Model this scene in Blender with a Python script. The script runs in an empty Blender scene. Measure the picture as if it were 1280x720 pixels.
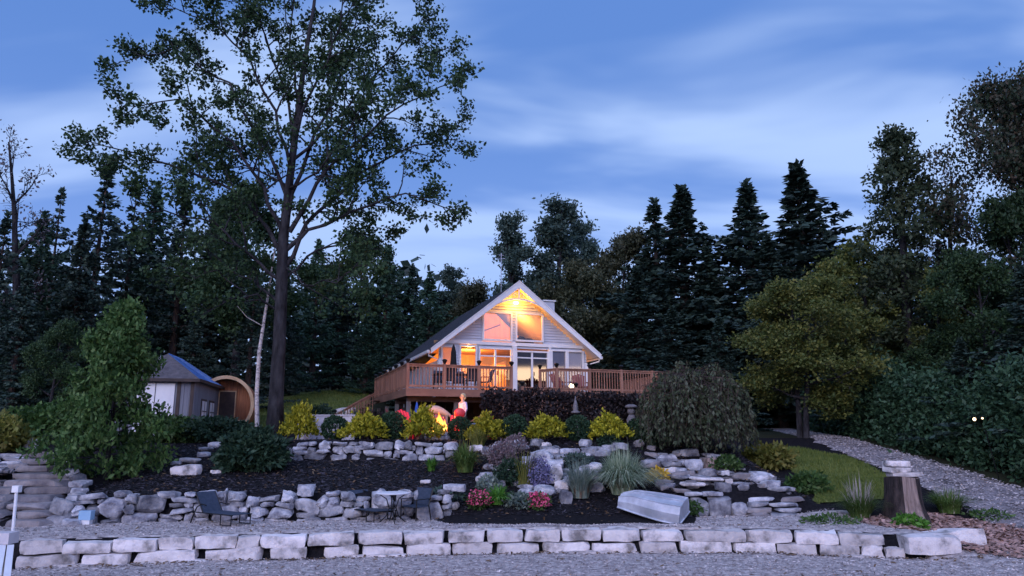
import bpy, bmesh, math, random
import numpy as np
from mathutils import Vector, Matrix, noise

# ---------------------------------------------------------------- camera
SC = bpy.context.scene
COL = SC.collection
FPX, EYE = 914.0, 2.7
PITCH = math.atan(185 / FPX)
cd = bpy.data.cameras.new('camera'); cam = bpy.data.objects.new('camera', cd); COL.objects.link(cam)
cd.sensor_width = 36; cd.lens = 36 * FPX / 1280; cd.clip_start = .1; cd.clip_end = 4000
cam.location = (0, 0, EYE); cam.rotation_euler = (math.pi / 2 + PITCH, 0, 0)
SC.camera = cam
SC.render.engine = 'CYCLES'
SC.cycles.use_denoising = True
try: SC.cycles.denoiser = 'OPENIMAGEDENOISE'
except Exception: pass
SC.cycles.max_bounces = 6; SC.cycles.diffuse_bounces = 2; SC.cycles.transparent_max_bounces = 8
SC.cycles.sample_clamp_indirect = 4
SC.view_settings.view_transform = 'Standard'; SC.view_settings.look = 'None'
SC.view_settings.gamma = 1; SC.view_settings.exposure = 1.12

# ---------------------------------------------------------------- sky
SUN_EL, SUN_AZ = math.radians(24), math.radians(-158)      # afterglow behind the camera, to its left
W = bpy.data.worlds.new('World'); SC.world = W; W.use_nodes = True
nt = W.node_tree; nt.nodes.clear()
def N(t, **k):
    n = nt.nodes.new(t)
    for a, b in k.items():
        if a.startswith('i_'):
            n.inputs[int(a[2:])].default_value = b
        else: setattr(n, a, b)
    return n
def L(a, b): nt.links.new(a, b)
tc = N('ShaderNodeTexCoord'); out = N('ShaderNodeOutputWorld'); bg = N('ShaderNodeBackground'); bg.inputs[1].default_value = .1
sky = N('ShaderNodeTexSky', sky_type='NISHITA', sun_disc=False)
sky.sun_elevation = SUN_EL; sky.sun_rotation = SUN_AZ % (2 * math.pi); sky.air_density = 1.2; sky.dust_density = 1.5; sky.ozone_density = 3
sep = N('ShaderNodeSeparateXYZ'); L(tc.outputs['Generated'], sep.inputs[0])
def M(op, a, b=None, c=None, clamp=False):
    n = N('ShaderNodeMath', operation=op, use_clamp=clamp)
    for i, v in enumerate((a, b, c)):
        if v is None: continue
        if isinstance(v, (int, float)): n.inputs[i].default_value = v
        else: L(v, n.inputs[i])
    return n.outputs[0]
def MIX(f, a, b):
    n = N('ShaderNodeMix', data_type='RGBA')
    if isinstance(f, (int, float)): n.inputs[0].default_value = f
    else: L(f, n.inputs[0])
    for i, v in ((6, a), (7, b)):
        if isinstance(v, tuple): n.inputs[i].default_value = v + (1,)
        else: L(v, n.inputs[i])
    return n.outputs[2]
X, Y, Z = sep.outputs
zz = M('ADD', M('MAXIMUM', Z, 0), .22)
cx, cy = M('DIVIDE', X, zz), M('DIVIDE', Y, zz)
cmb = N('ShaderNodeCombineXYZ'); L(M('MULTIPLY', cx, .7), cmb.inputs[0]); L(M('MULTIPLY', cy, 1.7), cmb.inputs[1]); cmb.inputs[2].default_value = 5.2
n1 = N('ShaderNodeTexNoise'); L(cmb.outputs[0], n1.inputs['Vector']); n1.inputs['Scale'].default_value = 1.5; n1.inputs['Detail'].default_value = 4; n1.inputs['Roughness'].default_value = .46; n1.inputs['Distortion'].default_value = .35
cr = N('ShaderNodeMapRange', interpolation_type='SMOOTHSTEP'); L(n1.outputs[0], cr.inputs[0]); cr.inputs[1].default_value = .38; cr.inputs[2].default_value = .62
cloud = cr.outputs[0]
k = 10.0
dark, light = (.052 * k, .118 * k, .32 * k), (.225 * k, .305 * k, .49 * k)
base = MIX(cloud, dark, light)
# paler, more violet toward the horizon
hz = N('ShaderNodeMapRange', interpolation_type='SMOOTHSTEP'); L(Z, hz.inputs[0]); hz.inputs[1].default_value = .50; hz.inputs[2].default_value = .05
base = MIX(M('MULTIPLY', hz.outputs[0], .55), base, (.145 * k, .22 * k, .48 * k))
base = MIX(.10, base, sky.outputs[0])
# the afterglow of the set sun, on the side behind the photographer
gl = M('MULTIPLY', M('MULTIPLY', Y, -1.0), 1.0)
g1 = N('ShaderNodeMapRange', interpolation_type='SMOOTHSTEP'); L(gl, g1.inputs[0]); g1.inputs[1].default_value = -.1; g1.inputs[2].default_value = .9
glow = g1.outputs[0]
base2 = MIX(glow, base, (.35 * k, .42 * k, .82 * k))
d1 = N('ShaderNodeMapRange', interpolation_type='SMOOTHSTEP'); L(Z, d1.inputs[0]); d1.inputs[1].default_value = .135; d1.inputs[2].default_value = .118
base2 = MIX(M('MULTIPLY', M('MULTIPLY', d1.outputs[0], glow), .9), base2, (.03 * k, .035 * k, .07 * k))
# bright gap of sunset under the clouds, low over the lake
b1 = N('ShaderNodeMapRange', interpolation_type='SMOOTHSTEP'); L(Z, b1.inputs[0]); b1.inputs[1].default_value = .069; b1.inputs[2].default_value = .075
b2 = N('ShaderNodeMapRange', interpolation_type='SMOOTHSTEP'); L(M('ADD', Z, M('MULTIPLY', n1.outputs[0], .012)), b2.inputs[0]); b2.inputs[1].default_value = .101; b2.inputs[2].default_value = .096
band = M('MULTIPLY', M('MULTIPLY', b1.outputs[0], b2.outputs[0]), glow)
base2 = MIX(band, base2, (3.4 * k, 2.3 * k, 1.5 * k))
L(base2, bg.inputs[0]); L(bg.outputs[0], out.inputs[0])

# ---------------------------------------------------------------- sun (soft, cloud-filtered)
sd = bpy.data.lights.new('sun', 'SUN'); sun = bpy.data.objects.new('sun', sd); COL.objects.link(sun)
sd.energy = .62; sd.angle = math.radians(28); sd.color = (.86, .82, 1.0)
sdir = Vector((math.sin(SUN_AZ) * math.cos(SUN_EL), math.cos(SUN_AZ) * math.cos(SUN_EL), math.sin(SUN_EL)))
sun.rotation_euler = sdir.to_track_quat('Z', 'Y').to_euler()

# ---------------------------------------------------------------- pixel -> world helpers for laying out the plan
cp, sp = math.cos(PITCH), math.sin(PITCH)
def ray(px, py):
    u, v = (px - 640) / FPX, (360 - py) / FPX
    return Vector((u, cp - v * sp, sp + v * cp))
EO = Vector((0, 0, EYE))
def PY(px, py, y):
    d = ray(px, py); return EO + d * (y / d.y)
def PZ(px, py, z):
    d = ray(px, py); return EO + d * ((z - EYE) / d.z)
def XA(px, y, py=545): return PY(px, py, y).x

rnd = random.Random(7)
nr = np.random.default_rng(11)
def R(a, b): return rnd.uniform(a, b)
def sst(a, b, x):
    t = min(1, max(0, (x - a) / (b - a))); return t * t * (3 - 2 * t)
def lin(a, b, x): return min(1, max(0, (x - a) / (b - a)))
def nz(x, y, z=0, s=1): return noise.noise(Vector((x * s, y * s, z)))

# ---------------------------------------------------------------- mesh builder
class MB:
    def __init__(s): s.v = []; s.f = []; s.n = 0; s.mi = []
    def add(s, v, f, mi=0):
        s.v.append(np.asarray(v, dtype=float).reshape(-1, 3)); 
        for q in f: s.f.append(tuple(i + s.n for i in q)); s.mi.append(mi)
        s.n += len(s.v[-1])
    def box(s, x0, x1, y0, y1, z0, z1, mi=0):
        v = [(x, y, z) for x in (x0, x1) for y in (y0, y1) for z in (z0, z1)]
        s.add(v, [(0, 1, 3, 2), (4, 6, 7, 5), (0, 4, 5, 1), (2, 3, 7, 6), (0, 2, 6, 4), (1, 5, 7, 3)], mi)
    def hexa(s, v, mi=0):       # v: bottom ring 4, top ring 4
        s.add(v, [(3, 2, 1, 0), (4, 5, 6, 7), (0, 1, 5, 4), (1, 2, 6, 5), (2, 3, 7, 6), (3, 0, 4, 7)], mi)
    def bar(s, p, q, w, h=None, mi=0, up=(0, 0, 1)):
        h = h or w; p = Vector(p); q = Vector(q); d = (q - p).normalized(); u = Vector(up)
        if abs(d.dot(u)) > .95: u = Vector((0, 1, 0))
        a = d.cross(u).normalized() * w / 2; b = a.cross(d).normalized() * h / 2
        s.hexa([p - a - b, p + a - b, p + a + b, p - a + b, q - a - b, q + a - b, q + a + b, q - a + b], mi)
    def tube(s, pts, rad, n=8, cap=True, mi=0):
        pts = [Vector(p) for p in pts]
        if not hasattr(rad, '__len__'): rad = [rad] * len(pts)
        vs = []; fs = []; ref = None
        for i, p in enumerate(pts):
            d = (pts[min(i + 1, len(pts) - 1)] - pts[max(i - 1, 0)])
            d = d.normalized() if d.length > 1e-9 else Vector((0, 0, 1))
            if ref is None:
                ref = d.orthogonal().normalized()
            ref = (ref - d * ref.dot(d)); ref = ref.normalized() if ref.length > 1e-6 else d.orthogonal().normalized()
            b = d.cross(ref)
            for j in range(n):
                t = 2 * math.pi * j / n; vs.append(p + (ref * math.cos(t) + b * math.sin(t)) * rad[i])
        for i in range(len(pts) - 1):
            for j in range(n):
                k_ = (j + 1) % n; fs.append((i * n + j, i * n + k_, i * n + n + k_, i * n + n + j))
        if cap:
            fs.append(tuple(range(n - 1, -1, -1))); fs.append(tuple((len(pts) - 1) * n + j for j in range(n)))
        s.add(vs, fs, mi)
    def lathe(s, prof, n=12, c=(0, 0, 0), mi=0):
        s.tube_profile(prof, n, c, mi)
    def tube_profile(s, prof, n, c, mi):
        vs = []; fs = []
        for r, z in prof:
            for j in range(n):
                t = 2 * math.pi * j / n; vs.append((c[0] + r * math.cos(t), c[1] + r * math.sin(t), c[2] + z))
        for i in range(len(prof) - 1):
            for j in range(n):
                k_ = (j + 1) % n; fs.append((i * n + j, i * n + k_, i * n + n + k_, i * n + n + j))
        fs.append(tuple(range(n - 1, -1, -1))); fs.append(tuple((len(prof) - 1) * n + j for j in range(n)))
        s.add(vs, fs, mi)
    def prism(s, poly, y0, y1, mi=0):    # poly in x,z extruded along y
        n = len(poly); v = [(x, y0, z) for x, z in poly] + [(x, y1, z) for x, z in poly]
        s.add(v, [tuple(range(n)), tuple(range(2 * n - 1, n - 1, -1))] + [(i, i + n, (i + 1) % n + n, (i + 1) % n) for i in range(n)], mi)
    def slab(s, poly, z0, z1, mi=0):     # poly in x,y extruded along z
        n = len(poly); v = [(x, y, z0) for x, y in poly] + [(x, y, z1) for x, y in poly]
        s.add(v, [tuple(range(n - 1, -1, -1)), tuple(range(n, 2 * n))] + [(i, (i + 1) % n, (i + 1) % n + n, i + n) for i in range(n)], mi)
    def quads(s, V, mi=0):               # V: (m,4,3)
        m = len(V); s.v.append(V.reshape(-1, 3)); 
        idx = np.arange(m * 4).reshape(-1, 4) + s.n
        s.f.extend(map(tuple, idx.tolist())); s.mi.extend([mi] * m); s.n += m * 4
    def ellip(s, c, r, seg=10, rings=7, mi=0):
        prof = []
        vs = []; fs = []
        for i in range(rings + 1):
            a = math.pi * (i / rings) ; a = min(max(a, .03), math.pi - .03)
            for j in range(seg):
                t = 2 * math.pi * j / seg
                vs.append((c[0] + r[0] * math.sin(a) * math.cos(t), c[1] + r[1] * math.sin(a) * math.sin(t), c[2] - r[2] * math.cos(a)))
        for i in range(rings):
            for j in range(seg):
                k_ = (j + 1) % seg; fs.append((i * seg + j, i * seg + k_, i * seg + seg + k_, i * seg + seg + j))
        fs.append(tuple(range(seg - 1, -1, -1))); fs.append(tuple(rings * seg + j for j in range(seg)))
        s.add(vs, fs, mi)
    def mesh(s, name, mats, smooth=False, sharp=None):
        me = bpy.data.meshes.new(name)
        V = np.concatenate(s.v) if s.v else np.zeros((0, 3))
        me.from_pydata(V.tolist(), [], s.f)
        for m in (mats if isinstance(mats, (list, tuple)) else [mats]): me.materials.append(m)
        if any(s.mi): me.polygons.foreach_set('material_index', s.mi)
        if smooth: me.polygons.foreach_set('use_smooth', [True] * len(me.polygons))
        if sharp: me.update(); me.set_sharp_from_angle(angle=math.radians(sharp))
        me.update(); return me
    def build(s, name, mats, parent=None, loc=None, rz=0, smooth=False):
        o = bpy.data.objects.new(name, s.mesh(name, mats, smooth)); COL.objects.link(o)
        if parent: o.parent = parent
        if loc is not None: o.location = loc
        if rz: o.rotation_euler = (0, 0, rz)
        return o
def tag(o, label=None, cat=None, group=None, kind=None):
    if label: o['label'] = label
    if cat: o['category'] = cat
    if group: o['group'] = group
    if kind: o['kind'] = kind
    return o
def empty(name, loc, label, cat, rz=0, group=None):
    o = bpy.data.objects.new(name, None); COL.objects.link(o); o.location = loc; o.rotation_euler = (0, 0, rz); o.empty_display_size = .2
    return tag(o, label, cat, group)
def linkmesh(name, me, parent=None, loc=None, rz=0, sc=None):
    o = bpy.data.objects.new(name, me); COL.objects.link(o)
    if parent: o.parent = parent
    if loc is not None: o.location = loc
    o.rotation_euler = (0, 0, rz)
    if sc is not None: o.scale = sc if hasattr(sc, '__len__') else (sc, sc, sc)
    return o
def copy_tree(o, parent=None):
    c = o.copy(); COL.objects.link(c); c.parent = parent
    for ch in list(o.children): copy_tree(ch, c)
    return c

# ---------------------------------------------------------------- materials
def nodes(m):
    m.use_nodes = True; t = m.node_tree; t.nodes.clear(); return t
def material(name, c1, c2=None, scale=4, rough=.75, bump=.0, bscale=None, detail=6, metal=0, spec=.3, rand=0, stretch=(1, 1, 1), dist=.02, coord='Object', c3=None, island=0):
    """two or three colours mixed by noise, an optional per-object or per-island tone, and bump"""
    m = bpy.data.materials.new(name); t = nodes(m); n = t.nodes
    o = n.new('ShaderNodeOutputMaterial'); b = n.new('ShaderNodeBsdfPrincipled'); t.links.new(b.outputs[0], o.inputs[0])
    b.inputs['Roughness'].default_value = rough; b.inputs['Metallic'].default_value = metal; b.inputs['Specular IOR Level'].default_value = spec
    tc = n.new('ShaderNodeTexCoord'); mp = n.new('ShaderNodeMapping'); t.links.new(tc.outputs[coord], mp.inputs[0]); mp.inputs['Scale'].default_value = stretch
    c2 = c2 or tuple(x * .8 for x in c1)
    no = n.new('ShaderNodeTexNoise'); no.inputs['Scale'].default_value = scale; no.inputs['Detail'].default_value = detail; no.inputs['Roughness'].default_value = .6
    vec = mp.outputs[0]
    if rand:
        oi = n.new('ShaderNodeObjectInfo'); va = n.new('ShaderNodeVectorMath'); va.operation = 'ADD'
        ml = n.new('ShaderNodeMath'); ml.operation = 'MULTIPLY'; ml.inputs[1].default_value = 57; t.links.new(oi.outputs['Random'], ml.inputs[0])
        t.links.new(vec, va.inputs[0]); t.links.new(ml.outputs[0], va.inputs[1]); vec = va.outputs[0]
    t.links.new(vec, no.inputs['Vector'])
    rp = n.new('ShaderNodeValToRGB'); t.links.new(no.outputs[0], rp.inputs[0])
    rp.color_ramp.elements[0].position = .34; rp.color_ramp.elements[1].position = .66
    rp.color_ramp.elements[0].color = c2 + (1,); rp.color_ramp.elements[1].color = c1 + (1,)
    if c3:
        e = rp.color_ramp.elements.new(.5); e.color = c3 + (1,)
    col = rp.outputs[0]
    if rand or island:
        hs = n.new('ShaderNodeHueSaturation'); mr = n.new('ShaderNodeMapRange')
        a = rand or island
        mr.inputs[3].default_value = 1 - a; mr.inputs[4].default_value = 1 + a
        if island:
            ge = n.new('ShaderNodeNewGeometry'); t.links.new(ge.outputs['Random Per Island'], mr.inputs[0])
        else: t.links.new(oi.outputs['Random'], mr.inputs[0])
        t.links.new(mr.outputs[0], hs.inputs['Value']); t.links.new(col, hs.inputs['Color']); col = hs.outputs[0]
    t.links.new(col, b.inputs['Base Color'])
    if bump:
        n2 = n.new('ShaderNodeTexNoise'); n2.inputs['Scale'].default_value = bscale or scale * 3; n2.inputs['Detail'].default_value = 8; n2.inputs['Roughness'].default_value = .65
        t.links.new(vec, n2.inputs['Vector'])
        bp = n.new('ShaderNodeBump'); bp.inputs['Strength'].default_value = bump; bp.inputs['Distance'].default_value = dist
        t.links.new(n2.outputs[0], bp.inputs['Height']); t.links.new(bp.outputs[0], b.inputs['Normal'])
    return m
def leafmat(name, cols, trans=.3, rough=.55, cl=.35):
    """foliage: tone per leaf, drifting in soft patches through the plant"""
    m = bpy.data.materials.new(name); t = nodes(m); n = t.nodes
    o = n.new('ShaderNodeOutputMaterial'); b = n.new('ShaderNodeBsdfPrincipled'); b.inputs['Roughness'].default_value = rough; b.inputs['Specular IOR Level'].default_value = .25
    ge = n.new('ShaderNodeNewGeometry'); rp = n.new('ShaderNodeValToRGB')
    tc = n.new('ShaderNodeTexCoord'); no = n.new('ShaderNodeTexNoise'); no.inputs['Scale'].default_value = .9; no.inputs['Detail'].default_value = 2
    t.links.new(tc.outputs['Object'], no.inputs['Vector'])
    mx = n.new('ShaderNodeMix'); mx.data_type = 'FLOAT'; mx.inputs[0].default_value = cl
    t.links.new(ge.outputs['Random Per Island'], mx.inputs[2]); 
    st = n.new('ShaderNodeMapRange'); st.inputs[1].default_value = .3; st.inputs[2].default_value = .7; t.links.new(no.outputs[0], st.inputs[0]); t.links.new(st.outputs[0], mx.inputs[3])
    t.links.new(mx.outputs[0], rp.inputs[0])
    rp.color_ramp.elements[0].color = cols[0] + (1,); rp.color_ramp.elements[1].color = cols[-1] + (1,)
    for i, c in enumerate(cols[1:-1]): e = rp.color_ramp.elements.new((i + 1) / (len(cols) - 1)); e.color = c + (1,)
    oi = n.new('ShaderNodeObjectInfo'); mr = n.new('ShaderNodeMapRange'); mr.inputs[3].default_value = .8; mr.inputs[4].default_value = 1.2; t.links.new(oi.outputs['Random'], mr.inputs[0])
    hs = n.new('ShaderNodeHueSaturation'); t.links.new(rp.outputs[0], hs.inputs['Color']); t.links.new(mr.outputs[0], hs.inputs['Value'])
    t.links.new(hs.outputs[0], b.inputs['Base Color'])
    if trans:
        tr = n.new('ShaderNodeBsdfTranslucent'); t.links.new(hs.outputs[0], tr.inputs[0]); ms = n.new('ShaderNodeMixShader'); ms.inputs[0].default_value = trans
        t.links.new(b.outputs[0], ms.inputs[1]); t.links.new(tr.outputs[0], ms.inputs[2]); t.links.new(ms.outputs[0], o.inputs[0])
    else: t.links.new(b.outputs[0], o.inputs[0])
    return m
def emis(name, c, s):
    m = bpy.data.materials.new(name); t = nodes(m); o = t.nodes.new('ShaderNodeOutputMaterial'); e = t.nodes.new('ShaderNodeEmission')
    e.inputs[0].default_value = c + (1,); e.inputs[1].default_value = s; t.links.new(e.outputs[0], o.inputs[0]); return m
def glassmat(name, refl=.12, tint=(1, 1, 1)):
    m = bpy.data.materials.new(name); t = nodes(m); n = t.nodes; o = n.new('ShaderNodeOutputMaterial')
    tr = n.new('ShaderNodeBsdfTransparent'); tr.inputs[0].default_value = tint + (1,); g = n.new('ShaderNodeBsdfGlossy'); g.inputs['Roughness'].default_value = .03
    ms = n.new('ShaderNodeMixShader'); f = n.new('ShaderNodeFresnel'); f.inputs[0].default_value = 1.5
    ma = n.new('ShaderNodeMath'); ma.operation = 'ADD'; ma.inputs[1].default_value = refl; ma.use_clamp = True; t.links.new(f.outputs[0], ma.inputs[0])
    t.links.new(ma.outputs[0], ms.inputs[0]); t.links.new(tr.outputs[0], ms.inputs[1]); t.links.new(g.outputs[0], ms.inputs[2]); t.links.new(ms.outputs[0], o.inputs[0]); return m

def curtainmat(name, c):
    m = bpy.data.materials.new(name); t = nodes(m); n = t.nodes; o = n.new('ShaderNodeOutputMaterial'); a = n.new('ShaderNodeBsdfDiffuse'); b = n.new('ShaderNodeBsdfTranslucent'); x = n.new('ShaderNodeMixShader'); x.inputs[0].default_value = .6
    a.inputs[0].default_value = c + (1,); b.inputs[0].default_value = c + (1,); t.links.new(a.outputs[0], x.inputs[1]); t.links.new(b.outputs[0], x.inputs[2]); t.links.new(x.outputs[0], o.inputs[0]); return m
MT = dict(
    soil=material('mulch', (.022, .020, .023), (.007, .007, .009), 9, .95, 1.0, 30, dist=.05, spec=.1),
    forestfloor=material('forest_floor', (.035, .04, .02), (.02, .02, .012), 2, .95, .6, 12, spec=.1),
    gravel=material('gravel', (.70, .64, .61), (.24, .21, .21), 6.5, .9, 1.0, 22, dist=.06, detail=12, spec=.15, c3=(.46, .40, .39)),
    drive=material('drive_gravel', (.30, .27, .28), (.075, .07, .07), 1.3, .95, 1.0, 14, dist=.07, spec=.1, c3=(.28, .25, .26)),
    grass_ground=material('lawn_ground', (.20, .22, .07), (.07, .10, .03), 1.2, .9, .8, 20, dist=.04, spec=.1),
    lime=material('limestone', (.74, .69, .68), (.20, .185, .18), 2.3, .88, 1.0, 7, rand=.26, dist=.05, spec=.2, c3=(.62, .57, .57)),
    field=material('fieldstone', (.54, .53, .56), (.12, .12, .15), 3.0, .85, 1.0, 9, rand=.42, dist=.05, spec=.2, c3=(.31, .31, .34)),
    slate=material('step_stone', (.30, .27, .27), (.13, .12, .135), 2.5, .85, .9, 10, rand=.25, dist=.03, spec=.25),
    siding=material('white_siding', (.60, .62, .68), (.50, .52, .58), 1.5, .5, .08, 40, spec=.4),
    trim=material('white_trim', (.82, .81, .80), (.74, .73, .73), 3, .45, spec=.4),
    shingle=material('dark_shingles', (.085, .085, .10), (.035, .035, .045), 5, .8, .6, 16, stretch=(1, 3, 3), dist=.02),
    cedar=material('stained_cedar', (.36, .185, .125), (.22, .105, .07), 3, .6, .3, 20, stretch=(1, 1, .2), island=.22, dist=.008),
    cedar_dark=material('deck_fascia', (.26, .14, .10), (.16, .085, .06), 2, .65, .3, 20, stretch=(.3, .3, 1), island=.15),
    post=material('dark_post', (.07, .05, .045), (.04, .03, .03), 4, .7, .3),
    graypost=material('weathered_post', (.20, .19, .19), (.12, .11, .11), 4, .8, .4, stretch=(4, 4, .5)),
    black=material('black_metal', (.02, .02, .022), (.015, .015, .015), 5, .4, metal=.5),
    blackcloth=material('black_cloth', (.018, .018, .02), (.01, .01, .012), 8, .9, .4, 20),
    mesh=material('sling_mesh', (.045, .06, .095), (.025, .04, .065), 12, .75, .3, 60),
    red=material('red_plastic', (.62, .02, .03), (.45, .012, .02), 3, .4, spec=.5),
    pinkred=material('faded_red_plastic', (.75, .10, .14), (.6, .06, .10), 3, .45, spec=.5),
    alu=material('aluminium', (.66, .70, .78), (.34, .37, .42), 1.6, .45, .25, 6, metal=.35, dist=.01, spec=.5, c3=(.46, .48, .55)),
    bark=material('bark', (.055, .053, .058), (.014, .013, .015), 5, .95, 1.0, 12, stretch=(1, 1, .3), dist=.05, spec=.1),
    bark2=material('conifer_bark', (.09, .065, .055), (.03, .025, .025), 5, .95, .8, 12, stretch=(1, 1, .3), dist=.04, spec=.1),
    birch=material('birch_bark', (.55, .50, .48), (.06, .05, .05), 3.2, .8, .5, 9, stretch=(1, 1, 2.2), dist=.02, c3=(.62, .56, .54)),
    warmwall=material('warm_interior_wall', (.66, .42, .22), (.54, .33, .17), 1.2, .7, stretch=(6, 6, .3)),
    wood=material('light_wood', (.50, .30, .15), (.35, .20, .10), 2, .6, stretch=(1, 1, .3)),
    blind=material('roller_blind', (.62, .60, .64), (.56, .54, .58), 1, .8),
    greyblind=material('grey_blind', (.26, .27, .34), (.22, .23, .30), 1, .7),
    cream=material('cream_curtain', (.80, .62, .50), (.66, .50, .40), 2, .85, stretch=(8, 8, .3)),
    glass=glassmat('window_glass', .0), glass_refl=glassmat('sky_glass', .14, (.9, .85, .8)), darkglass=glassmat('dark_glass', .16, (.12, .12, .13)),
    shedwall=material('shed_siding', (.20, .21, .25), (.14, .145, .18), 2, .75, .3, 12, stretch=(4, 4, .4)),
    shedroof=material('shed_shingles', (.13, .12, .135), (.07, .065, .075), 5, .85, .5, 14),
    blueroof=material('blue_metal_roof', (.10, .22, .50), (.07, .16, .40), 1.5, .35, metal=.4, spec=.6),
    white=material('white_paint', (.78, .78, .80), (.66, .66, .70), 1.5, .5, .1, 8),
    saunawood=material('sauna_cedar', (.42, .17, .08), (.22, .08, .04), 3, .6, .3, stretch=(6, 6, .4)),
    saunaband=material('sauna_rim', (.62, .44, .28), (.45, .30, .18), 3, .6),
    stumpwood=material('stump_wood', (.34, .26, .23), (.13, .095, .085), 6, .9, .8, 16, stretch=(3, 3, .25), dist=.03),
    stumpbark=material('stump_bark', (.07, .052, .05), (.015, .012, .012), 5, .95, 1.0, 10, stretch=(1.5, 1.5, .4), dist=.06),
    chips=material('wood_chips', (.42, .27, .23), (.20, .12, .10), 5, .9, island=.45),
    skin=material('skin', (.60, .36, .27), (.52, .30, .22), 3, .6), hair=material('blond_hair', (.62, .46, .28), (.40, .28, .15), 9, .7, .4),
    shirt=material('lavender_top', (.72, .58, .70), (.60, .46, .60), 4, .85), pants=material('dark_trousers', (.05, .06, .12), (.03, .04, .08), 5, .85),
    blue=material('blue_fabric', (.03, .10, .42), (.02, .06, .28), 6, .8), teal=material('pale_blue_plastic', (.30, .48, .66), (.25, .42, .6), 2, .5),
    stonefig=material('statue_stone', (.22, .20, .21), (.09, .085, .09), 9, .9, .8, 20), tub=material('tub_white', (.72, .74, .80), (.6, .62, .7), 2, .5),
    concrete=material('pale_concrete', (.62, .58, .60), (.48, .45, .48), 1.5, .85, .4, 14),
    water=material('lake', (.03, .06, .10), (.02, .045, .08), .3, .08, .4, 1.5, dist=.1, spec=.5), fibre=material('canoe_shell', (.55, .42, .36), (.40, .30, .26), 3, .5),
)

MT['cream'] = curtainmat('curtain_cloth', (.85, .72, .66))
MT['brightred'] = material('bright_red_plastic', (.80, .04, .08), (.65, .02, .05), 3, .4, spec=.5)
# ---------------------------------------------------------------- terrain
def poly_y(pxs, z):          # plan curve through picture columns: base pixel rows -> world x,y
    pts = [PZ(px, py, z) for px, py in pxs]
    return np.array([p.x for p in pts]), np.array([p.y for p in pts])
W1X, W1Y = poly_y([(-60, 715), (15, 711), (150, 706), (300, 701), (500, 695), (640, 692), (800, 691), (950, 692), (1110, 698), (1230, 703)], 0)
TZ = .50
W2X, W2Y = poly_y([(-80, 662), (15, 660), (130, 656), (240, 653), (330, 653), (430, 652), (565, 650)], TZ)
def w1(x): return float(np.interp(x, W1X, W1Y))
def w2(x): return float(np.interp(x, W2X, W2Y))
def w3(x): return 25.4 + .06 * (x + 5)
def hA(x, y):
    b = w2(x) + .28
    h = TZ + .66 * lin(b - .08, b + .08, y) + .72 * lin(b, 25.2, y)
    k_ = sst(-8.6, -7.8, x)
    st_ = sst(-9.7, -10.2, x) if False else 1 - sst(-11.5, -11.0, x)
    h1 = h + .67 * lin(w3(x) + .12, w3(x) + .30, y)
    h2 = h + .67 * lin(23.5, 27.5, y)
    hs = TZ + 1.95 * lin(18.7, 26.5, y)
    return (h1 * k_ + h2 * (1 - k_)) * (1 - st_) + hs * st_
def hB(x, y): return TZ + .10 * lin(19.6, 20.2, y) + 1.95 * lin(20.2, 26.2, y)
def hC(x, y): return TZ + .62 * lin(21.45, 21.6, y) + .75 * lin(21.6, 24.2, y) + .68 * lin(24.2, 27.5, y)
def hD(x, y): return TZ + 2.1 * lin(20.0, 33, y) + .045 * max(y - 33, 0)
def h(x, y):
    if y < 9: return -1.0 * lin(9, 3, y)
    a = sst(-2.2, -1.4, x); c = sst(4.3, 5.2, x); d = sst(7.4, 9.0, x)
    v = hA(x, y) * (1 - a) + (hB(x, y) * (1 - c) + (hC(x, y) * (1 - d) + hD(x, y) * d) * c) * a
    if y > 28:
        left = 1 - sst(-8, -5.5, x)
        v += left * (.17 * min(max(y - 30.5, 0), 18) )
        v += .10 * max(y - 50, 0) * (1 if y < 120 else 120 / y)
    w = w1(x) + .25
    e = sst(9.3, 10.6, x)
    s_ = lin(w - .12, w + .12, y) * (1 - e) + lin(w - 2.5, w + 4, y) * e
    v = v * s_
    v += .035 * nz(x, y, 1, .8) * (y > 12)
    return v
def onG(px, py_guess_y):     # ground point at picture column px, distance y
    x = XA(px, py_guess_y); return Vector((x, py_guess_y, h(x, py_guess_y)))
def axis(fine0, fine1, st, far):
    a = list(np.arange(fine0, fine1 + 1e-6, st)); s_ = st
    lo = []; v = fine0
    while v > -far: s_ *= 1.25; v -= s_; lo.append(v)
    hi = []; v = fine1; s_ = st
    while v < far: s_ *= 1.25; v += s_; hi.append(v)
    return lo[::-1] + a + hi
def grid_sheet(name, X_, Y_, mat, hf, kind='structure'):
    mb = MB(); nx, ny = len(X_), len(Y_)
    V = [(x, y, hf(x, y)) for y in Y_ for x in X_]
    F = [(j * nx + i, j * nx + i + 1, (j + 1) * nx + i + 1, (j + 1) * nx + i) for j in range(ny - 1) for i in range(nx - 1)]
    mb.add(V, F); o = mb.build(name, mat, smooth=True); tag(o, kind=kind); return o
gx = axis(-19, 17, .2, 1500); gy = axis(12, 34, .2, 1500)
g = grid_sheet('ground', gx, gy, [MT['soil'], MT['forestfloor']], h)
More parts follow.
